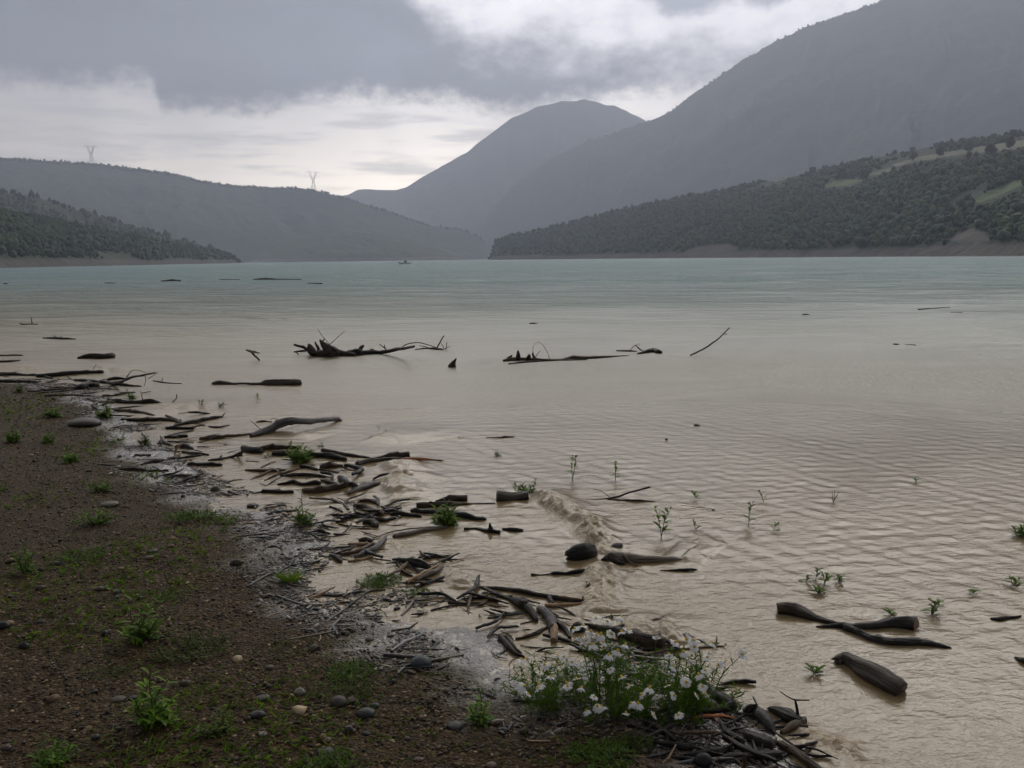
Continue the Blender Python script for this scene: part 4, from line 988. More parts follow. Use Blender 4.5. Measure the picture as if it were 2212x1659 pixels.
wood_piece('driftwood_stump', 'stump', 'jagged black root stump with a thin twig cross at the lower shore', 'L', 'black', [
    ('root', [(552, 798, 6), (600, 790, 24), (650, 825, 40), (700, 880, 34), (735, 930, 14)]), ('root', [(705, 792, 14), (770, 815, 34), (830, 850, 40), (880, 862, 30), (915, 845, 12)]),
    ('root', [(780, 932, 14), (850, 890, 26), (912, 858, 22)], 'brown'), ('root', [(565, 812, 20), (590, 785, 18, 'u'), (630, 770, 8, 'u')], 'brown', 'bp'),
    ('twig', [(875, 822, 9, .12), (862, 765, 8, 'u'), (855, 735, 5, 'u')], 'dark'), ('twig', [(770, 690, 2, .28), (830, 728, 4, 'u'), (862, 738, 5, 'u'), (942, 740, 3, 'u')], 'dark')], lift=.6, group=None)
log('dark stick sloping down left of the jagged stump', 'L', 'black', [(418, 882, 10), (470, 940, 22), (545, 984, 18)], lift=.6)
log('black block of wood below the jagged stump', 'L', 'black', [(565, 928, 18), (620, 972, 36), (715, 996, 36)], lift=.6)
log('muddy round log lying at the bottom below the black block', 'L', 'dark', [(455, 1076, 24), (600, 1068, 29), (770, 1060, 24)], lift=.6)
log('tan-topped branch running off the bottom edge', 'L', 'brown', [(765, 998, 18), (840, 1042, 27), (910, 1092, 27), (1020, 1165, 24)], lift=.6)
stick('upright reddish stub at the bottom edge in front of the muddy round log', 'L', 'brown', [(555, 1145, 14), (562, 1100, 13, .08), (568, 1062, 8, .14)])
stick('brown bark piece with a pale underside below the daisies', 'L', 'brown', [(305, 1052, 13), (390, 1036, 17), (465, 1020, 8)], lift=.6)
# pile of split wood and the wrack line
log('shaggy dark log on top of the split wood pile by the small wave', 'F', 'black', [(1488, 1186, 10), (1600, 1198, 24), (1700, 1224, 36), (1800, 1255, 24)], [(1620, 1180, 8, .12), (1700, 1192, 12, .13), (1790, 1230, 8, .10)], lift=1.2)
stick('curled strips of brown bark at the left of the split wood pile', 'F', 'brown', [(1508, 1198, 8), (1550, 1262, 13), (1600, 1312, 15), (1655, 1334, 9)], ([(1540, 1200, 7), (1580, 1262, 11), (1640, 1310, 9)], 'tan'), lift=.9)
stick('pale tan splinter laid across the split wood pile', 'F', 'tan', [(1608, 1392, 16), (1720, 1332, 19), (1850, 1262, 18), (1948, 1205, 9)], lift=1.2)
log('grey-brown split log on the right of the pile', 'F', 'mud', [(1695, 1372, 12), (1850, 1302, 27), (1965, 1238, 17)], lift=.9)
log('dark grey plank lowest in the split wood pile', 'F', 'grey', [(1678, 1432, 9), (1780, 1402, 17), (1900, 1362, 19), (1995, 1335, 12)], lift=.6)
stick('reddish dark stick behind the split wood pile', 'F', 'brown', [(1755, 1183, 8), (1850, 1166, 15), (2012, 1165, 5)])
stick('thin golden reed curving along the mud-coloured log', 'F', 'tan', [(1305, 1002, 4), (1450, 952, 7), (1600, 921, 7), (1875, 900, 5)], lift=2.0)
log('mud-coloured log lying in the calm water above the split wood pile', 'F', 'mud', [(1498, 985, 20), (1600, 967, 21), (1750, 932, 20), (1955, 905, 11)])
stick('tan board end poking from the froth heap', 'F', 'tan', [(1095, 1052, 12), (1200, 1056, 17), (1275, 1050, 10)], lift=.8)
log('curved brown branch beside the slim grey log in the mud channel', 'F', 'brown', [(1036, 1142, 16), (1130, 1127, 21), (1230, 1092, 21), (1312, 1042, 11)], lift=.6)
log('slim grey log lying in the mud channel', 'F', 'grey', [(1155, 1172, 15), (1230, 1132, 24), (1320, 1092, 31), (1390, 1032, 27), (1424, 988, 11)], lift=.6)
stick('thin tan stick along the lower edge of the slim grey log', 'F', 'tan', [(1095, 1203, 9), (1180, 1193, 12), (1310, 1165, 10)])
stick('dark stub lying in the wet channel below the froth heap', 'F', 'dark', [(936, 1150, 11), (1000, 1182, 24), (1025, 1210, 15)], lift=.6)
log('rounded dark lump of wood at the right of the froth heap', 'F', 'dark', [(1195, 1022, 16), (1240, 1018, 24), (1298, 1022, 20)], lift=.6)
stick('long straight pale stick lying on the froth heap', 'F', 'mud', [(698, 1102, 8), (850, 1087, 7), (1000, 1081, 6), (1135, 1070, 5)], lift=1.)
log('smooth brown log at the top of the wrack heap', 'F', 'brown', [(1185, 672, 12), (1270, 672, 15), (1360, 694, 11)])
log('bent brown log with a pale break on the wrack heap', 'F', 'brown', [(1145, 712, 18), (1240, 722, 26), (1310, 760, 22), (1395, 785, 22)], lift=.8, end_mat=END)
log('dark log slanting across the front of the wrack heap', 'F', 'dark', [(1155, 772, 12), (1260, 802, 17), (1380, 842, 17), (1510, 820, 11)], lift=.9)
log('dark rounded chunk at the foot of the wrack heap', 'F', 'dark', [(1230, 862, 20), (1290, 862, 34), (1340, 890, 26)], lift=.6)
log('muddy log trailing into the water right of the wrack heap', 'F', 'mud', [(1385, 722, 10), (1480, 750, 14), (1555, 767, 7)])
log('ragged dark log at the right end of the wrack heap', 'F', 'dark', [(1472, 790, 14), (1600, 786, 19), (1735, 808, 12)])
stick('pale splinter sticking out on the left of the wrack heap', 'F', 'tan', [(998, 812, 6), (1060, 790, 8), (1115, 768, 6)], lift=1.5)
stick('single orange chip in the calm water above the wrack heap', 'F', 'orange', [(935, 648, 8), (980, 668, 11), (1035, 686, 7)])
stick('dark stick beside the mossy stone on the wet bank', 'F', 'dark', [(345, 742, 7), (430, 716, 9), (535, 710, 6)])
stick('flat dark wood below the mossy stone on the wet bank', 'F', 'dark', [(448, 767, 12), (540, 761, 15), (635, 755, 9)], flat=.6)
stick('thin dark twig cutting across the small pool left of the split wood pile', 'F', 'dark', [(1320, 1180, 4), (1380, 1188, 5), (1470, 1200, 3)])
log('plain black log floating alone in the left bay', 'E', 'black', [(1668, 346, 15), (1780, 346, 18), (1955, 351, 14)])
log('dark branch with a raised right end in the left bay', 'E', 'dark', [(1845, 312, 8), (1950, 300, 11), (2050, 281, 12), (2125, 250, 12, .05), (2148, 232, 7, .08)], [(1945, 296, 9), (1962, 270, 7, 'u')])
stick('thin dark branch under the heap with the orange stick', 'E', 'dark', [(1485, 297, 8), (1620, 286, 12), (1775, 266, 9)])
log('dark heap of wood with an orange stick propped on it', 'E', 'dark', [(1555, 192, 14), (1640, 184, 21), (1705, 208, 10)], ([(1545, 250, 8), (1570, 212, 10, 'u'), (1598, 172, 9, 'u')], 'tan'), [(1618, 237, 11), (1730, 251, 14), (1845, 263, 9)], [(1700, 215, 5, .06), (1790, 238, 5, .04)], [(1395, 165, 7), (1430, 147, 15), (1505, 175, 12)], lift=.6)
stick('dark sliver lying on the pebbly froth of the left bay', 'E', 'dark', [(1195, 263, 8), (1330, 266, 10)])
stick('grey stick sloping up on the froth of the left bay', 'E', 'grey', [(1245, 352, 8), (1340, 322, 15), (1445, 311, 9)])
log('line of dark wood lying along the left bay waterline', 'E', 'dark', [(1065, 390, 9), (1200, 391, 14), (1350, 406, 10), (1490, 400, 9)])
stick('dark crusted wood on the wet bank beside the left bay', 'E', 'dark', [(1495, 452, 9), (1620, 446, 15), (1748, 462, 12)])
stick('very thin twig floating at the top of the left bay', 'E', 'dark', [(1588, 135, 3), (1660, 133, 3), (1745, 136, 2)])
# flotsam far out
FL = 'flotsam far out on the lake'
stick('dark twiggy flotsam far out near the left shore', 'M', 'dark', [(1020, 986, 3), (1090, 982, 6), (1142, 984, 4)], [(1090, 982, 3), (1098, 975, 2, 'u')], group=FL)
stick('long thin line of flotsam far out left of the boat', 'M', 'dark', [(1388, 977, 2), (1450, 976, 2), (1512, 977, 2)], group=FL)
stick('far flotsam with a bushy hump on the line left of the boat', 'M', 'dark', [(1600, 976, 2), (1680, 973, 6), (1760, 975, 3), (1902, 976, 2)], [(1680, 973, 3), (1686, 964, 3, 'u')], group=FL)
stick('small dark flotsam nearest below the boat', 'M', 'dark', [(1945, 998, 2), (1975, 1001, 3), (2035, 1002, 4)], group=FL)
stick('tiny dark flotsam at the far left picture edge', 'M', 'dark', [(18, 1002, 2), (35, 1003, 4), (52, 1004, 2)], group=FL)
stick('faint thin flotsam between the left edge and the twiggy flotsam', 'M', 'dark', [(662, 998, 2), (695, 998, 3), (730, 999, 2)], group=FL)
stick('long thin pole afloat far out on the right', 'D', 'dark', [(1358, 177, 5), (1480, 168, 4), (1612, 160, 3)], group=FL)
stick('broken thin line of flotsam below the far right pole', 'D', 'dark', [(1622, 202, 2), (1670, 201, 2), (1712, 202, 3)], group=FL)
stick('short dark stick afloat left of the far right pole', 'D', 'dark', [(422, 219, 4), (450, 218, 5), (478, 219, 3)], group=FL)
stick('dark nub afloat below the far right pole', 'D', 'dark', [(1155, 456, 3), (1180, 457, 6), (1202, 459, 3)], group=FL)
stick('thin dark sliver right of the dark nub', 'D', 'dark', [(1250, 462, 2), (1300, 461, 3), (1335, 464, 5)], group=FL)

# ------------------------------------------------------------------ stones
def stone(label, view, x, y, w, h, col, seed, tall=.62, rough=.16, angular=0.0):
    r_ = np.random.default_rng(seed)
    px, py = PX(view, x, y + h * .35)
    q, sz = on_surface(px, py); dep = depth_of(q)
    a = w * VS(view) / 2 * dep / FPX; hh = h * VS(view) / 2 * dep / FPX
    V, F = ICO3
    D = r_.normal(size=(10, 3)); D /= np.linalg.norm(D, axis=1)[:, None]
    s = 1 + rough * (np.exp((V @ D.T - 1) * 3).sum(1) - 1.2) * .5 + .02 * vn(V[:, 0] * 5 + seed, V[:, 1] * 5 + V[:, 2] * 4, seed)
    if angular: s = np.minimum(s, .95 - angular * .0 + .0) * np.minimum(1, .86 / np.maximum(np.max(np.abs(V @ D[:5].T), axis=1), .5))
    P = V * s[:, None] * np.array([a, a * (.75 + .3 * r_.random()), hh * .88])
    an = r_.normal() * .5; c, sn = math.cos(an), math.sin(an)
    P = np.c_[P[:, 0] * c - P[:, 1] * sn * .6, P[:, 0] * sn * .6 + P[:, 1] * c, P[:, 2]]
    base = np.array([q[0], q[1] + a * .3, max(ground_z(q[0], q[1])[0], -.02)])
    P[:, 2] += hh * .30
    C = np.array(col)[None] * .5 * (.85 + .25 * (vn(V[:, 0] * 3 + seed, V[:, 1] * 3 + V[:, 2] * 3, seed + 4))[:, None])
    o = obj('stone', np_mesh('stone', P, None, F, [M_STONE], True, {'Col': ('FLOAT_COLOR', C)}))
    o.location = base; tag(o, label, 'stone', 'loose stones on the gravel shore')
ST_DK, ST_GR, ST_BR, ST_TN, ST_PL = (.030, .030, .032), (.085, .10, .105), (.075, .058, .045), (.16, .12, .075), (.30, .26, .21)
for k, a_ in enumerate([
    ('smooth egg-shaped blue-grey stone alone left of the daisies', 'J', 1570, 690, 165, 120, (.085, .115, .12)),
    ('whitish rounded stone on the gravel left of the stone group', 'J', 600, 935, 105, 78, ST_PL),
    ('large brown-grey stone of the group of three on the near gravel', 'J', 905, 1015, 152, 98, (.085, .068, .058)),
    ('tan pebble touching the large brown-grey stone', 'J', 1018, 1003, 92, 56, ST_TN),
    ('dark oval stone right of the tan pebble', 'J', 1202, 1048, 90, 48, ST_DK),
    ('greyish pebble above the dark slot, left of the blue-grey stone', 'J', 357, 742, 86, 46, (.11, .095, .08)),
    ('flat pale stone left of the whitish stone', 'J', 300, 990, 112, 36, ST_BR),
    ('big dark stone below the flat pale stone', 'J', 255, 1122, 152, 78, ST_DK),
    ('flat dark grey slab below the dark oval stone', 'J', 1130, 1108, 145, 86, (.045, .042, .040)),
    ('slanted grey slab near the bottom below the group of three', 'J', 995, 1234, 124, 58, (.06, .055, .052)),
    ('black angular stone right of the slanted grey slab', 'J', 1130, 1278, 84, 40, (.018, .017, .017)),
    ('oval tan stone below the slanted grey slab', 'J', 820, 1328, 104, 46, ST_TN),
    ('long dark stone near the bottom edge', 'J', 798, 1422, 142, 46, ST_DK),
    ('round dark stone at the bottom edge', 'J', 650, 1465, 84, 72, (.025, .025, .026)),
    ('small cream pebble below the big dark stone', 'J', 300, 1244, 52, 26, ST_TN),
    ('flat whitish pebble just under the small cream pebble', 'J', 302, 1280, 84, 36, (.24, .21, .19)),
    ('pale flat stone on open gravel below the wet bank', 'J', 1162, 516, 86, 40, (.12, .10, .085)),
    ('grey slab beside the little weed left of the daisies', 'J', 1850, 1213, 150, 60, (.05, .047, .043)),
    ('small round grey pebble at the lower middle', 'J', 1466, 1316, 46, 40, (.11, .095, .08)),
    ('flat reddish stone at the bottom edge right of centre', 'J', 1552, 1488, 94, 40, (.10, .062, .045)),
    ('pinkish tan stone at the bottom edge under the daisies', 'J', 2140, 1532, 92, 50, (.20, .14, .10)),
    ('brown boulder-like stone on the gravel beside the wet bank', 'E', 2087, 1208, 132, 96, (.075, .056, .036)),
    ('long pale tan slab among the weeds on the left bank', 'E', 960, 697, 172, 56, (.15, .12, .075)),
    ('olive rounded stone at the edge of the small pool', 'E', 1902, 552, 92, 86, (.07, .062, .030)),
    ('pinkish grey stone in a cluster of small stones on the left gravel', 'E', 1315, 1172, 84, 46, (.13, .095, .075)),
    ('dark slate stone at the top of the small stone cluster', 'E', 1348, 1116, 84, 40, ST_DK),
    ('orange-brown pebble in the small stone cluster', 'E', 1260, 1135, 52, 32, (.17, .095, .035)),
    ('tan pebble above the small stone cluster', 'E', 1510, 1068, 66, 36, (.15, .105, .05)),
    ('tan stone on the left gravel above the slim weed', 'E', 872, 1446, 84, 52, (.12, .09, .06)),
    ('black stone on the left gravel below the low grass strip', 'E', 482, 1222, 96, 46, (.016, .015, .015)),
    ('black stone at the left picture edge', 'I', 10, 430, 120, 92, (.014, .015, .018)),
    ('dark flat stone right of the black edge stone', 'I', 345, 402, 92, 36, ST_DK),
    ('brownish stone at the left edge near the bottom', 'I', 45, 1490, 96, 58, (.085, .055, .035)),
    ('grey stone at the bottom left beside the leafy clump', 'I', 815, 1395, 112, 66, (.045, .042, .040)),
    ('reddish flat stone left of the tall dark weed', 'I', 1010, 1072, 132, 42, (.075, .048, .030)),
    ('slate-blue flat stone left of the tall dark weed', 'I', 1135, 1056, 92, 36, (.030, .036, .045)),
    ('large smooth dark boulder on the far left bank', 'A', 665, 1282, 252, 92, (.055, .048, .036)),
    ('rounded dark stone touching the far left boulder', 'A', 745, 1252, 92, 34, (.05, .046, .042)),
    ('pinkish slab among the logs below the big green weed', 'B', 712, 1212, 84, 52, (.24, .155, .115)),
    ('mossy round stone on the wet bank', 'F', 240, 706, 112, 56, (.055, .045, .022)),
    ('pointed dark rock at the top left of the daisies', 'K', 825, 395, 132, 165, (.028, .030, .034)),
    ('pale brown-grey stone inside the curved black branch', 'K', 1880, 1030, 165, 96, (.14, .115, .095)),
    ('dark rough rock at the bottom below the bark piece', 'L', 318, 1092, 112, 108, (.020, .021, .024)),
]): stone(*a_, seed=900 + k, angular=.5 if k % 2 else 0.0)
# white scrap of litter
def litter():
    px, py = PX('A', 985, 1285); q, _ = on_surface(px, py, .02); s = 26 * VS('A') * depth_of(q) / FPX
    V, n = [], 7
    for i in range(n):
        for j in range(4):
            V.append((q[0] + (i / (n - 1) - .5) * 2 * s, q[1] + (j / 3 - .5) * s, q[2] + s * .25 * math.sin(i * 1.7 + j * 2.1) + s * .2 * (i > 4)))
    o = obj('litter_scrap', np_mesh('litter_scrap', np.array(V), grid_quads(n, 4), None, [mat_plain('white_plastic', (.75, .76, .78), .35, var=.1)]))
    so_ = o.modifiers.new('thickness', 'SOLIDIFY'); so_.thickness = .006
    tag(o, 'crumpled white scrap of litter beside the far left boulder', 'litter')
litter()

# ------------------------------------------------------------------ gravel and wrack (past counting)
def scatter_blobs(name, label, cat, X, Y, Z, S, C, proto, mat, flat=.6, elong=0.0, seed=0, smooth=True):
    r_ = np.random.default_rng(seed); n = len(X); PV, PF = proto
    an = r_.random(n) * 6.283; c, s = np.cos(an)[:, None], np.sin(an)[:, None]
    ex = 1 + elong * r_.random((n, 1)); fl = flat * (.6 + .7 * r_.random((n, 1)))
    jit = 1 + .22 * r_.normal(size=(n, len(PV)))
    vx = PV[None, :, 0] * ex * jit; vy = PV[None, :, 1] * jit; vz = PV[None, :, 2] * fl * jit
    tilt = r_.normal(size=(n, 1)) * .25
    vz = vz + vx * tilt * (.5 if elong else .3)
    V = np.stack([vx * c - vy * s, vx * s + vy * c, vz], -1) * S[:, None, None] + np.stack([X, Y, Z], -1)[:, None, :]
    F = (PF[None] + (np.arange(n) * len(PV))[:, None, None]).reshape(-1, 3)
    o = obj(name, np_mesh(name, V.reshape(-1, 3), None, F, [mat], smooth, {'Col': ('FLOAT_COLOR', np.repeat(C, len(PV), 0))}))
    tag(o, label, cat, kind='stuff'); return o
ICO0 = ico(1)
def bary_noise(x, y, s, seed): return .5 + .5 * fbm(x * s, y * s, seed, 3)
def gravel():
    r_ = np.random.default_rng(77); n = 80000
    az = np.radians(r_.uniform(-48, 48, n)); rr = np.exp(r_.uniform(math.log(1.25), math.log(13), n))
    x, y = rr * np.sin(az), rr * np.cos(az)
    d = shore_d(x, y); k = d > .12 + .25 * r_.random(n); x, y, d, rr = x[k], y[k], d[k], rr[k]
    z = ground_z(x, y); n = len(x)
    S = .0020 + .0042 * r_.random(n) ** 3 + .0005 * rr
    big = r_.random(n) < .022; S[big] *= 1.5 + 1.6 * r_.random(int(big.sum()))
    pal = np.array([(.020, .014, .007), (.036, .025, .013), (.056, .038, .020), (.015, .014, .0125), (.030, .026, .021), (.10, .066, .034), (.19, .13, .068), (.30, .23, .14)])
    ci = r_.choice(8, n, p=[.20, .22, .17, .10, .09, .11, .075, .035]); C = pal[ci] * (.7 + .6 * r_.random((n, 1)))
    scatter_blobs('gravel', 'wet brown and dark gravel covering the bank', 'gravel', x, y, z + S * .25, S, C, ICO0 if False else PEB, M_GRAVEL, .6, .5, 5)
_o = ico(1)
PEB = (_o[0], _o[1])
gravel()
def wrack():
    r_ = np.random.default_rng(78); n = 44000
    # along the waterline, thick in the froth zone
    i = r_.choice(len(SH) - 1, n, p=(lambda L: L / L.sum())(np.linalg.norm(np.diff(SH, axis=0), axis=1) / np.maximum(np.hypot(*(SH[1:] + SH[:-1]).T / 2), 1) ** 1.0))
    t = r_.random((n, 1)); p = SH[i] * (1 - t) + SH[i + 1] * t + r_.normal(size=(n, 2)) * np.array([.35, .40])
    d = shore_d(p[:, 0], p[:, 1]); w = bary_noise(p[:, 0], p[:, 1], 2.2, 15)
    k = (d > -.16) & (d < .45) & (w > .49 + .25 * np.abs(d - .10)) & (r_.random(n) < .9)
    p, d = p[k], d[k]; n = len(p); z = np.maximum(ground_z(p[:, 0], p[:, 1]), 0.0); rr = np.hypot(p[:, 0], p[:, 1])
    S = (.0020 + .0065 * r_.random(n) ** 4) * (1 + .05 * rr)
    pal = np.array([(.010, .009, .008), (.022, .018, .015), (.05, .036, .024), (.10, .068, .042), (.20, .165, .135), (.24, .15, .08), (.10, .095, .09)])
    ci = r_.choice(7, n, p=[.30, .24, .16, .09, .10, .04, .07]); C = pal[ci] * (.7 + .6 * r_.random((n, 1)))
    scatter_blobs('wrack', 'litter of bark chips and wood crumbs along the waterline', 'debris', p[:, 0], p[:, 1], z + S * .25, S, C, PEB, M_CHIP, .32, 3.2, 6)
    # twigs
    n = 850; i = i[:n]; p = p[r_.choice(len(p), n)] + r_.normal(size=(n, 2)) * .05
    z = np.maximum(ground_z(p[:, 0], p[:, 1]), 0.0); an = r_.normal(size=n) * .7 + .25
    L = .03 + .20 * r_.random(n) ** 2.5; R_ = .0016 + .009 * r_.random(n) ** 4
    dr_ = np.stack([np.cos(an), np.sin(an), r_.normal(size=n) * .12], -1); sd_ = np.stack([-np.sin(an), np.cos(an), 0 * an], -1)
    B = np.c_[p, z + .004]; V = []
    for s_, w_ in ((-.5, .8), (0, 1.0), (.5, .5)):
        c = B + dr_ * (L * s_)[:, None] + (sd_ * (L * .08 * (s_ == 0) * r_.normal(size=n))[:, None])
        for q in range(5):
            a = q * 1.2566; V.append(c + sd_ * (R_ * w_ * math.cos(a))[:, None] + np.array([0, 0, 1]) * (R_ * w_ * math.sin(a))[:, None])
    V = np.stack(V, 1); Q = np.concatenate([grid_quads(3, 5, True)[:, ::-1]])
    F = (Q[None] + (np.arange(n) * 15)[:, None, None]).reshape(-1, 4)
    C = np.repeat(pal[r_.choice(7, n, p=[.28, .22, .2, .12, .06, .09, .03])], 15, 0)
    o = obj('twig_litter', np_mesh('twig_litter', V.reshape(-1, 3), F, None, [M_CHIP], True, {'Col': ('FLOAT_COLOR', C)}))
    tag(o, 'scattered broken twigs in the froth along the waterline', 'debris', kind='stuff')
wrack()

# broken sticks past counting, tangled in the wrack heaps
def stick_litter():
    r_ = np.random.default_rng(91); keys = ['dark', 'brown', 'black', 'grey', 'mud', 'tan']
    V, Q, T, G_, M, off = [], [], [], [], [], 0; qm = []; tm = []
    for (x0, x1, y0, y1, n, sz) in [(60, 280, 815, 850, 24, .42), (180, 340, 845, 905, 20, .4), (340, 470, 890, 985, 18, .34), (270, 430, 985, 1040, 20, .26), (480, 600, 960, 1000, 6, .3), (560, 760, 990, 1062, 18, .26),
                                   (700, 860, 1085, 1140, 40, .25), (690, 830, 1140, 1215, 18, .2), (850, 975, 1195, 1270, 22, .2), (900, 1080, 1275, 1345, 26, .2), (1060, 1240, 1300, 1430, 26, .18),
                                   (1240, 1480, 1335, 1420, 30, .22), (1450, 1600, 1470, 1560, 40, .16), (1390, 1760, 1540, 1680, 90, .17)]:
        for _ in range(n):
            q, _z = on_surface(r_.uniform(x0, x1) * DS, r_.uniform(y0, y1) * DS)
            L = sz * (.25 + .9 * r_.random() ** 1.6); R_ = L * (.022 + .05 * r_.random() ** 2); an = r_.normal() * .75 + (.15 if x0 < 900 else -.3)
            d = np.array([math.cos(an), math.sin(an) * 1.2, .10 * r_.normal()]); e = np.array([-d[1], d[0], 0])
            c = q + np.array([0, 0, R_ * (.4 + 1.4 * r_.random())])
            P = [c - d * L * .5, c + e * L * .10 * r_.normal(), c + d * L * .5]
            v, qq, tt, gg, mi = tube(P, [R_ * (.5 + .5 * r_.random()), R_, R_ * (.3 + .5 * r_.random())], int(r_.integers(1e6)), ('bb', 'bp', 'bc')[r_.integers(3)], rough=.25, flat=.5 + .5 * r_.random())
            V.append(v); Q.append(qq + off); T.append(tt + off); G_.append(gg); off += len(v)
            m_ = r_.choice(6, p=[.42, .17, .22, .08, .06, .05]); qm.append(np.full(len(qq), m_)); tm.append(np.full(len(tt), m_))
    me = np_mesh('stick_litter', np.vstack(V), np.vstack(Q), np.vstack(T), [WOOD[k] for k in keys], True, {'grain': ('FLOAT_VECTOR', np.vstack(G_))}, np.concatenate(qm + tm))
    tag(obj('stick_litter', me), 'tangle of broken sticks and bark washed up along the whole waterline', 'debris', kind='stuff')
stick_litter()

# ------------------------------------------------------------------ plants
class Leaves:
    def __init__(s): s.V, s.Q, s.T, s.C = [], [], [], []
    def leaf(s, p, d, up, L, W, col, droop=.25, n=4):
        d = d / np.linalg.norm(d); side = np.cross(d, up); nn = np.linalg.norm(side)
        side = np.array([1.0, 0, 0]) if nn < 1e-6 else side / nn
        nrm = np.cross(side, d); b = len(s.V)
        for i in range(n + 1):
            t = i / n; w = W * (math.sin(math.pi * min(t * .92 + .06, 1)) ** .8) * .5
            c = p + d * L * t - np.array([0, 0, 1]) * droop * L * t * t
            s.V += [c - side * w + nrm * w * .35, c, c + side * w + nrm * w * .35]; s.C += [col * .92, col * 1.12, col * .92]
        for i in range(n):
            a = b + 3 * i; s.Q += [[a, a + 1, a + 4, a + 3], [a + 1, a + 2, a + 5, a + 4]]
    def blade(s, p, d, L, W, col, bend):
        side = np.cross(d, [0.3, 1.0, 0.1]); side /= np.linalg.norm(side); b = len(s.V); n = 3
        for i in range(n + 1):
            t = i / n; c = p + d * L * t + bend * L * t * t; w = W * (1 - t * .85) * .5
            s.V += [c - side * w, c + side * w]; s.C += [col * (.8 + .4 * t)] * 2
        for i in range(n):
            a = b + 2 * i; s.Q.append([a, a + 1, a + 3, a + 2])
    def build(s, name, mat, parent=None):
        return obj(name, np_mesh(name, np.array(s.V), s.Q, None, [mat], True, {'Col': ('FLOAT_COLOR', np.array(s.C))}), parent)
GREENS = [np.array(c) for c in ((.075, .165, .010), (.105, .210, .014), (.055, .120, .008), (.15, .235, .022))]
OLIVE = [np.array(c) for c in ((.085, .120, .016), (.115, .140, .024), (.058, .090, .012))]
def stems_mesh(name, paths, mat, parent):
    V, Q, T, off = [], [], [], 0
    for P, r0, r1 in paths:
        S = spline(np.asarray(P, float), 7); t = np.gradient(S, axis=0); t /= np.linalg.norm(t, axis=1)[:, None]
        a = np.linspace(0, 6.283, 6)[:-1]
        for k in range(7):
            u = np.cross(t[k], [.3, .9, .2]); u /= np.linalg.norm(u); v = np.cross(t[k], u); r = r0 + (r1 - r0) * k / 6
            V.append(S[k] + u * (r * np.cos(a))[:, None] + v * (r * np.sin(a))[:, None])
        Q.append(grid_quads(7, 5, True) + off); off += 35
    return obj(name, np_mesh(name, np.vstack(V), np.vstack(Q), None, [mat], True), parent)
_ps = [0]
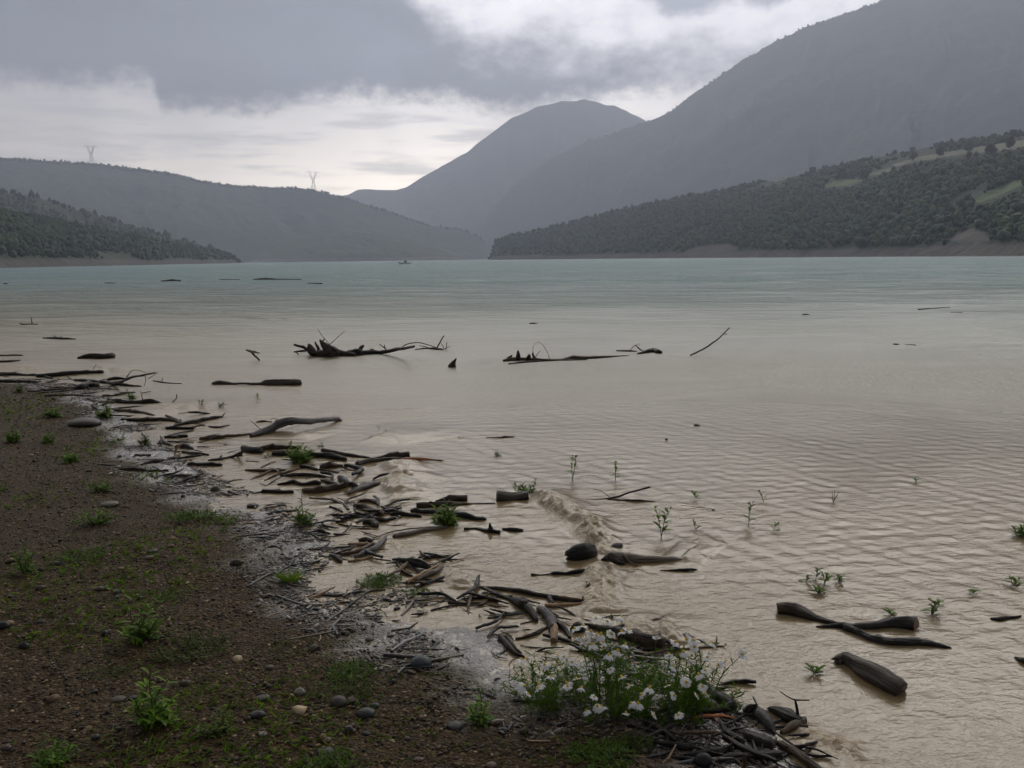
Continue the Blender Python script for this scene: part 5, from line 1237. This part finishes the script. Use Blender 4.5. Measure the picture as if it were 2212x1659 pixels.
def weed(label, view, x, y, wpx, hpx, kind='weed', n=None, pal=GREENS, seed=None, leafL=None, group='weeds on the shore', stem_mat=None):
    """x, y: pixel of the plant's foot; wpx, hpx: its width and height in the view."""
    _ps[0] += 1; r_ = np.random.default_rng(seed or 3000 + _ps[0])
    q, sz = on_surface(*PX(view, x, y)); dep = depth_of(q); k = VS(view) * dep / FPX
    W, H = wpx * k, hpx * k; q = q - np.array([0, 0, .004])
    names = {'weed': 'weed_plant', 'tuft': 'leafy_tuft', 'grass': 'grass_tuft', 'low': 'creeping_weed', 'sprig': 'drowned_seedling'}
    cats = {'weed': 'weed', 'tuft': 'weed', 'grass': 'grass', 'low': 'weed', 'sprig': 'seedling'}
    Lv = Leaves(); paths = []
    up = np.array([0, 0, 1.0])
    if kind == 'grass':
        for _ in range(n or 90):
            a = r_.random() * 6.283; ro = r_.random() ** .7; b = q + np.array([math.cos(a), math.sin(a) * .7, 0]) * W * .22 * ro
            out = np.array([math.cos(a), math.sin(a), 0]); L = H * (.5 + .65 * r_.random())
            d = up * (1 - .25 * ro) + out * (.25 + .65 * ro) * r_.random(); d /= np.linalg.norm(d)
            Lv.blade(b, d, L, max(.004, W * .014), pal[r_.integers(len(pal))] * (.7 + .6 * r_.random()), out * .35 - up * .25 * r_.random())
        o = Lv.build(names[kind], M_LEAF); recentre(o, q); tag(o, label, cats[kind], group); return
    if kind == 'low':
        for _ in range(int((n or 60) * 1.25)):
            a = r_.random() * 6.283; ro = r_.random() ** .6
            b = q + np.array([math.cos(a) * W * .5 * ro, math.sin(a) * W * .42 * ro, 0]); b[2] = max(ground_z(b[0], b[1])[0], 0) + .002
            L = leafL or max(H * .48, .016)
            for _k in range(3):
                a2 = r_.random() * 6.283; d = np.array([math.cos(a2), math.sin(a2), .25 + r_.random()])
                Lv.leaf(b + up * H * .3 * r_.random(), d, up, L * (.6 + .7 * r_.random()), L * .24, pal[r_.integers(len(pal))] * (.4 + .6 * r_.random()), .2, 3)
        o = Lv.build(names[kind], M_LEAF); recentre(o, q); tag(o, label, cats[kind], group); return
    ns = int(round((n or {'weed': 4, 'tuft': 7, 'sprig': 1}[kind]) * (1 if kind == 'sprig' else 1.35)))
    for s_ in range(ns):
        if kind == 'sprig': top = q + np.array([W * .25 * r_.normal(), .02 * r_.normal(), H]); b = q.copy()
        else:
            a = r_.random() * 6.283; ro = 0 if s_ == 0 and kind == 'weed' else .3 + .7 * r_.random()
            b = q + np.array([math.cos(a), math.sin(a), 0]) * W * (.05 if kind == 'weed' else .16) * ro
            hh = H * (1.0 if s_ == 0 else .18 + .62 * r_.random() ** 1.5)
            top = q + np.array([math.cos(a) * W * (.35 + .25 * r_.random()) * ro, math.sin(a) * W * .48 * ro, hh])
        mid = (b + top) / 2 + np.array([r_.normal() * W * .06, r_.normal() * W * .05, H * .05])
        paths.append(([b, mid, top], max(.0020, H * .013), max(.0012, H * .007)))
        S = spline(np.array([b, mid, top]), 12)
        nl = {'weed': 11, 'tuft': 10, 'sprig': 8}[kind]
        L0 = leafL or {'weed': max(.05, H * .30), 'tuft': H * .52, 'sprig': max(H * .40, .05)}[kind]
        for j in range(nl):
            t = (j + .6) / nl * .95 + .05 if kind != 'sprig' else .25 + .75 * (j / (nl - 1))
            p = S[min(int(t * 11), 11)]; a = j * 2.4 + r_.random() * .8
            d = np.array([math.cos(a), math.sin(a), .35 + .7 * t + .2 * r_.normal()])
            L = L0 * (.65 + .6 * r_.random()) * (1.15 - .5 * t)
            Lv.leaf(p, d, up, L, L * {'weed': .25, 'tuft': .24, 'sprig': .34}[kind], pal[r_.integers(len(pal))] * (.7 + .6 * r_.random()), .15 + .35 * r_.random())
    root = empty(names[kind], q); tag(root, label, cats[kind], group)
    stems_mesh('stem', paths, stem_mat or M_STEM, root); Lv.build('foliage', M_LEAF, root)
WT = 'green plants standing in the flood water'
weed('tallest green seedling with paired leaves right of the cut cylinder, above the twiggy branch', 'G', 985, 238, 170, 190, 'sprig', 2, group=WT)
weed('slender bent green seedling next to the tallest one', 'G', 1330, 245, 130, 150, 'sprig', 2, group=WT)
weed('leafy green seedling standing below the raised end of the twiggy branch', 'G', 1700, 695, 230, 240, 'sprig', 3, group=WT)
weed('faint yellowish sprig right of the leafy seedling', 'G', 1985, 648, 60, 70, 'sprig', 1, OLIVE, group=WT)
weed('small pair of green leaves right of the twiggy branch', 'G', 1985, 390, 80, 55, 'sprig', 1, group=WT)
weed('pale yellow-green upright stalk on the right of the leafy seedling', 'H', 175, 552, 80, 175, 'sprig', 2, OLIVE, group=WT)
weed('drooping brown-green sprig behind the pale upright stalk', 'H', 285, 385, 90, 75, 'sprig', 1, OLIVE, group=WT)
weed('little curled sprig in front of the pale upright stalk', 'H', 360, 588, 70, 55, 'sprig', 1, group=WT)
weed('row of thin bare stalks in the open right water', 'H', 800, 385, 130, 85, 'sprig', 3, OLIVE, group=WT, leafL=.018)
weed('dark green dot of leaves in the open right water', 'H', 1410, 240, 36, 34, 'sprig', 1, group=WT)
weed('bushy green plant at the right picture edge', 'H', 2180, 632, 170, 140, 'tuft', 6, group=WT)
weed('thin sprig leftmost of the small group above the crossed logs', 'H', 598, 972, 50, 50, 'sprig', 1, OLIVE, group=WT)
weed('tall sprig with a pale tip in the small group above the crossed logs', 'H', 672, 945, 30, 75, 'sprig', 1, OLIVE, group=WT)
weed('bushiest sprig of the small group above the crossed logs', 'H', 738, 985, 70, 95, 'sprig', 2, group=WT)
weed('rightmost dark sprig of the small group above the crossed logs', 'H', 840, 975, 46, 46, 'sprig', 2, group=WT)
weed('flat floating leaves just above the sawn end of the crossed logs', 'H', 690, 1060, 100, 30, 'sprig', 2, group=WT)
weed('drooping leafy plant behind the tan broken end of the crossed pair', 'H', 1530, 1218, 190, 105, 'sprig', 4, group=WT)
weed('sprig of two leaves right of the drooping plant, towards the picture edge', 'H', 2130, 1000, 100, 55, 'sprig', 2, group=WT)
weed('tiny tuft of leaves between the drooping plant and the right edge', 'H', 1835, 1060, 46, 28, 'sprig', 1, group=WT)
weed('thin leaf rising beside the black log of the crossed pair', 'H', 1240, 1228, 40, 36, 'sprig', 1, group=WT)
weed('small floating tuft left of the plump grey-brown log', 'L', 965, 588, 80, 42, 'sprig', 2, group=WT)
weed('small green tuft alone in the wave ripples left of the tall seedlings', 'C', 182, 1152, 95, 50, 'tuft', 5, group=WT)
weed('bright leafy tuft growing behind the cut cylindrical log', 'G', 620, 345, 260, 120, 'tuft', 10, group=WT)
weed('big bright green weed growing over the logs in the left shallows', 'B', 590, 1200, 300, 165, 'tuft', 18, group=WT)
weed('low green leaves behind the big bright weed', 'B', 780, 1075, 100, 40, 'tuft', 5, group=WT)
weed('spray of light green at the left foot of the big bright weed', 'B', 350, 1160, 90, 60, 'tuft', 4, group=WT)
weed('small sprig below the muddy blunt log', 'B', 258, 712, 60, 60, 'sprig', 2, group=WT)
weed('floating dark green leaves left of the thin brown floating stick', 'B', 1890, 1004, 90, 26, 'tuft', 4, group=WT)
weed('row of faint sprigs in the water off the far left bank', 'A', 1620, 1160, 90, 55, 'sprig', 3, OLIVE, group=WT)
weed('second row of faint sprigs right of the first off the far left bank', 'A', 1760, 1165, 140, 32, 'sprig', 4, OLIVE, group=WT)
weed('floating leaves beside the pale tan stick at the water edge of the daisies', 'K', 1930, 560, 170, 75, 'tuft', 5, group=WT)
weed('little green sprout above the daisies in the water', 'K', 1100, 345, 50, 45, 'tuft', 3, group=WT)
weed('small olive tuft in the foam under the knobbly stick', 'G', 1115, 1105, 70, 65, 'tuft', 4, OLIVE, group=WT)
SW = 'weeds on the shore'
weed('tall narrow green weed standing on the wet bank', 'F', 695, 880, 240, 330, 'weed', 6)
weed('feathery green tuft in front of the black log in the shallows', 'F', 1945, 885, 250, 220, 'tuft', 14)
weed('bright green seedling by the upright twig log on the far left', 'A', 1058, 1098, 85, 90, 'tuft', 6)
weed('green weed on the far left bank above the boulder', 'A', 430, 1240, 210, 110, 'tuft', 12)
weed('green weed against the mossy far left log', 'A', 850, 1245, 160, 130, 'tuft', 10)
weed('dark green weed in the froth below the white litter', 'A', 1160, 1470, 120, 110, 'tuft', 9, OLIVE)
weed('weed on the far left bank beside the thin dark stick', 'A', 150, 1045, 90, 80, 'tuft', 6, OLIVE)
weed('green weed at the far left picture edge', 'E', 110, 150, 150, 150, 'tuft', 11)
weed('green weed clump right of the far left edge weed', 'E', 420, 150, 190, 100, 'tuft', 11)
weed('dark bushy weed left of the left bay', 'E', 625, 330, 190, 140, 'tuft', 11)
weed('big sprawling weed around the long pale slab', 'E', 850, 880, 460, 260, 'weed', 11)
weed('weed with upright leaves behind the long pale slab', 'E', 900, 590, 280, 130, 'tuft', 10)
weed('yellow-green low weed by the small pool', 'E', 1960, 850, 300, 60, 'low', 70, [GREENS[3], GREENS[1]])
weed('low green mat left of the small pool', 'E', 1680, 820, 460, 90, 'low', 120)
weed('bright green tufts at the left edge of the gravel', 'E', 10, 580, 130, 70, 'tuft', 6)
weed('tall ferny weed on the left gravel', 'E', 215, 1320, 280, 330, 'weed', 7)
weed('low strip of green on the left gravel below the sprawling weed', 'E', 740, 1170, 420, 80, 'low', 100)
weed('pointed seedling left of the slim weed', 'I', 970, 145, 70, 90, 'sprig', 1)
weed('large dark weed with reddish stems in the middle of the near gravel', 'I', 1190, 560, 520, 440, 'weed', 12)
weed('trailing green weed right of the large dark weed', 'I', 1650, 640, 700, 120, 'low', 130, OLIVE)
weed('tallest dark weed with drooping leaves near the bottom left', 'I', 1330, 1290, 560, 560, 'weed', 11)
weed('leafy clump at the bottom left corner', 'I', 470, 1620, 520, 200, 'tuft', 16)
weed('bright low sprigs above the large dark weed', 'I', 1450, 180, 320, 60, 'low', 60)
weed('sprawling small weed right of the tallest dark weed', 'I', 1850, 1330, 420, 200, 'tuft', 10, OLIVE)
weed('loose green sprigs left of the tallest dark weed', 'I', 930, 850, 420, 60, 'low', 60, OLIVE)
weed('fine green grass tuft at the edge of the wet bank', 'F', 575, 1385, 300, 130, 'grass', 150, [GREENS[1], GREENS[3]])
weed('patch of small green leaves left of the split wood pile', 'F', 1360, 1400, 420, 90, 'low', 170)
weed('green weeds in the shallow water below the split wood pile', 'F', 1690, 1500, 260, 70, 'low', 60)
weed('patch of short green on the gravel left of the blue-grey stone', 'J', 1010, 790, 420, 90, 'low', 120)
weed('patch of short green above the large brown-grey stone', 'J', 960, 940, 560, 80, 'low', 150, OLIVE)
weed('little weed left of the daisies', 'J', 2045, 1190, 280, 320, 'weed', 5)
weed('creeping green at the bottom edge', 'J', 830, 1530, 460, 110, 'low', 100)
weed('creeping green in front of the daisies', 'K', 1010, 1470, 560, 110, 'low', 190)
weed('creeping green at the right foot of the daisies', 'K', 1280, 1370, 330, 100, 'low', 90, OLIVE)
weed('wisps of green on open gravel above the blue-grey stone', 'J', 460, 600, 520, 60, 'low', 70, OLIVE)

def ground_cover():
    r_ = np.random.default_rng(97); Lv = Leaves(); n = 22000
    az = np.radians(r_.uniform(-46, 14, n)); rr = np.exp(r_.uniform(math.log(1.4), math.log(13), n)); x, y = rr * np.sin(az), rr * np.cos(az)
    d = shore_d(x, y); w = .5 + .5 * fbm(x * 1.1 + 3, y * .8, 19, 3) + .10 * sstep(rr, 3, 9) - .10 * sstep(d, .9, .2)
    k = (d > .15) & (w + .07 * r_.normal(size=n) > .48); wk = w[k]; x, y, rr = x[k], y[k], rr[k]; z = ground_z(x, y); up = np.array([0, 0, 1.0])
    for i in range(len(x)):
        col = (OLIVE + GREENS)[r_.integers(7)] * (.7 + .8 * r_.random()); s_ = (.7 + .07 * rr[i]) * (.75 + .75 * float(sstep(wk[i], .50, .66)))
        for _ in range(2):
            a = r_.random() * 6.283; dd = np.array([math.cos(a), math.sin(a), .3 + 1.2 * r_.random()])
            Lv.blade(np.array([x[i], y[i], z[i]]), dd / np.linalg.norm(dd), s_ * (.012 + .03 * r_.random()), s_ * .0055, col, -up * .2)
    tag(Lv.build('ground_cover', M_LEAF), 'sparse short grass and tiny weeds spreading over the gravel bank', 'grass', kind='stuff')
ground_cover()

# ------------------------------------------------------------------ daisies
def flower_meshes():
    r_ = np.random.default_rng(3); out = []
    for v in range(3):
        V, Q = [], []; n = 13 + v; R_ = .5
        for i in range(n):
            a = i / n * 6.283 + r_.normal() * .06; L = R_ * (.92 + .16 * r_.random()); w = .115; dr = (.08, .30, .62)[v] + .12 * r_.normal()
            d = np.array([math.cos(a), math.sin(a), 0]); s = np.array([-math.sin(a), math.cos(a), 0]); b = len(V)
            for t, ww in ((.16, .55), (.45, 1.), (.8, .95), (1., .35)):
                c = d * L * t + np.array([0, 0, -dr * L * t * t]); V += [c - s * w * ww, c + np.array([0, 0, -.012]), c + s * w * ww]
            for k in range(3): q = b + 3 * k; Q += [[q, q + 1, q + 4, q + 3], [q + 1, q + 2, q + 5, q + 4]]
        pet = np_mesh('flower', np.array(V), Q, None, [M_PETAL])
        D, F = ICO2; D = D[:, :] * [.135, .135, .11 + .05 * v]; D = D + [0, 0, .03]
        dis = np_mesh('flower_centre', D * (1 + .04 * r_.normal(size=(len(D), 1))), None, F, [M_DISC])
        out.append((pet, dis))
    return out
FLW = flower_meshes()
def daisy_plant(label, root_px, spots, seed, nfol, spread):
    r_ = np.random.default_rng(seed)
    q, _ = on_surface(*PX('K', *root_px)); root = empty('daisy_plant', q); tag(root, label, 'daisies', 'white daisies at the water edge')
    up = np.array([0, 0, 1.0]); Lv = Leaves(); paths = []
    def thread_tuft(p, d, n_, L):
        for _ in range(n_):
            dd = d + r_.normal(size=3) * .7; dd /= np.linalg.norm(dd)
            Lv.blade(p, dd, L * (.5 + .8 * r_.random()), .0024, GREENS[r_.integers(4)] * (.55 + .6 * r_.random()), -up * .3 * r_.random())
    for (x, y) in spots:
        px, py = PX('K', x, y)
        h = .06 + (1130 - y) / (1130 - 340) * .26 + .02 * r_.random()
        p, sz = on_surface(px, py, h); w = 84 * VS('K') * depth_of(p) / FPX * (.82 + .3 * r_.random())
        k = r_.integers(3)
        f = bpy.data.objects.new('flower', FLW[k][0]); COL.objects.link(f); f.parent = root; f.location = p - q; f.scale = (w, w, w)
        f.rotation_euler = (.35 + .45 * r_.normal(), .35 * r_.normal(), r_.random() * 6.28)
        c = bpy.data.objects.new('flower_centre', FLW[k][1]); COL.objects.link(c); c.parent = f
        foot = q + np.array([(p[0] - q[0]) * .45, (p[1] - q[1]) * .55, 0]) + np.r_[r_.normal(size=2) * .02, 0]; foot[2] = surf_z(foot[0], foot[1]) - .005
        mid = foot * .5 + p * .5 + np.r_[r_.normal(size=2) * .015, .03]
        paths.append(([foot, mid, p - up * w * .04], .0016, .0010))
        S = spline(np.array([foot, mid, p]), 10)
        for j in range(1, 8): thread_tuft(S[j], np.array([r_.normal(), r_.normal(), .6]), 5, .035)
    for _ in range(nfol):
        a = r_.random() * 6.283; ro = r_.random() ** .6
        b = q + np.array([math.cos(a) * spread[0] * ro, math.sin(a) * spread[1] * ro, 0]); b[2] = surf_z(b[0], b[1]) - .004
        h = (.04 + .13 * (1 - ro ** 2)) * (.5 + .8 * r_.random()); top = b + np.array([math.cos(a) * .06 * ro + .02 * r_.normal(), math.sin(a) * .06 * ro + .02 * r_.normal(), h])
        mid = (b + top) / 2 + np.r_[r_.normal(size=2) * .012, 0]
        paths.append(([b, mid, top], .0014, .0008)); S = spline(np.array([b, mid, top]), 8)
        for j in range(1, 8): thread_tuft(S[j], np.array([r_.normal(), r_.normal(), .5]), 5, .04)
    stems_mesh('stem', paths, M_STEMG, root); Lv.build('foliage', M_LEAF, root)
MAIN = [(975, 350), (1065, 372), (1175, 340), (805, 430), (870, 408), (930, 455), (978, 475), (1228, 440), (1182, 458), (895, 525), (1030, 540), (1140, 560), (1146, 610), (1075, 645), (655, 650), (715, 655),
        (815, 835), (855, 908), (745, 895), (1240, 888), (1405, 910), (1465, 978), (1312, 1035), (1215, 1112), (895, 1092), (985, 1055), (1022, 1062), (1440, 1125), (610, 820), (1100, 470), (1255, 1030), (740, 870), (850, 500), (940, 560), (690, 740), (780, 700), (1010, 480), (1210, 560), (1090, 760), (960, 980), (1340, 960), (560, 720), (1180, 820)]
RIGHT = [(1600, 968), (1832, 898), (1888, 862), (1852, 952), (1785, 970), (1508, 772), (1600, 742), (1705, 512), (1766, 527), (1765, 578), (1915, 552), (2150, 635), (1460, 502), (1870, 662), (1855, 768), (1635, 1125), (1610, 540), (1800, 800), (1560, 640), (1680, 620), (1740, 700), (1700, 860), (1960, 720), (2020, 690), (1550, 890)]
LEFT = [(520, 785), (395, 892), (512, 912), (425, 955), (368, 682), (420, 672), (520, 880)]
daisy_plant('large clump of white daisies with feathery leaves at the water edge', (1080, 1010), MAIN, 1, 60, (.28, .17))
daisy_plant('tall loose daisies leaning over the water on the right of the clump', (1640, 1020), RIGHT, 2, 40, (.20, .13))
daisy_plant('few white daisies hanging out on the left of the clump', (590, 985), LEFT, 3, 26, (.10, .08))

# ------------------------------------------------------------------ rain haze filling the valley
def haze():
    lo, hi = (-5200, -4250, -4.0), (5200, 5400, 1250)
    V = [(x, y, z) for z in (lo[2], hi[2]) for y in (lo[1], hi[1]) for x in (lo[0], hi[0])]
    Q = [[0, 2, 3, 1], [4, 5, 7, 6], [0, 1, 5, 4], [2, 6, 7, 3], [0, 4, 6, 2], [1, 3, 7, 5]]
    m = bpy.data.materials.new('rain_haze'); m.use_nodes = True
    t = m.node_tree; t.nodes.clear()
    o = t.nodes.new('ShaderNodeOutputMaterial'); pv = t.nodes.new('ShaderNodeVolumePrincipled')
    pv.inputs['Color'].default_value = (.60, .655, .80, 1); pv.inputs['Density'].default_value = HAZE_D
    pv.inputs['Anisotropy'].default_value = 0.4
    t.links.new(pv.outputs[0], o.inputs['Volume'])
    tag(obj('haze', np_mesh('haze', np.array(V), Q, None, [m], False)), 'grey rain haze filling the whole valley', 'haze', kind='stuff')
HAZE_D = 0.00028
haze()
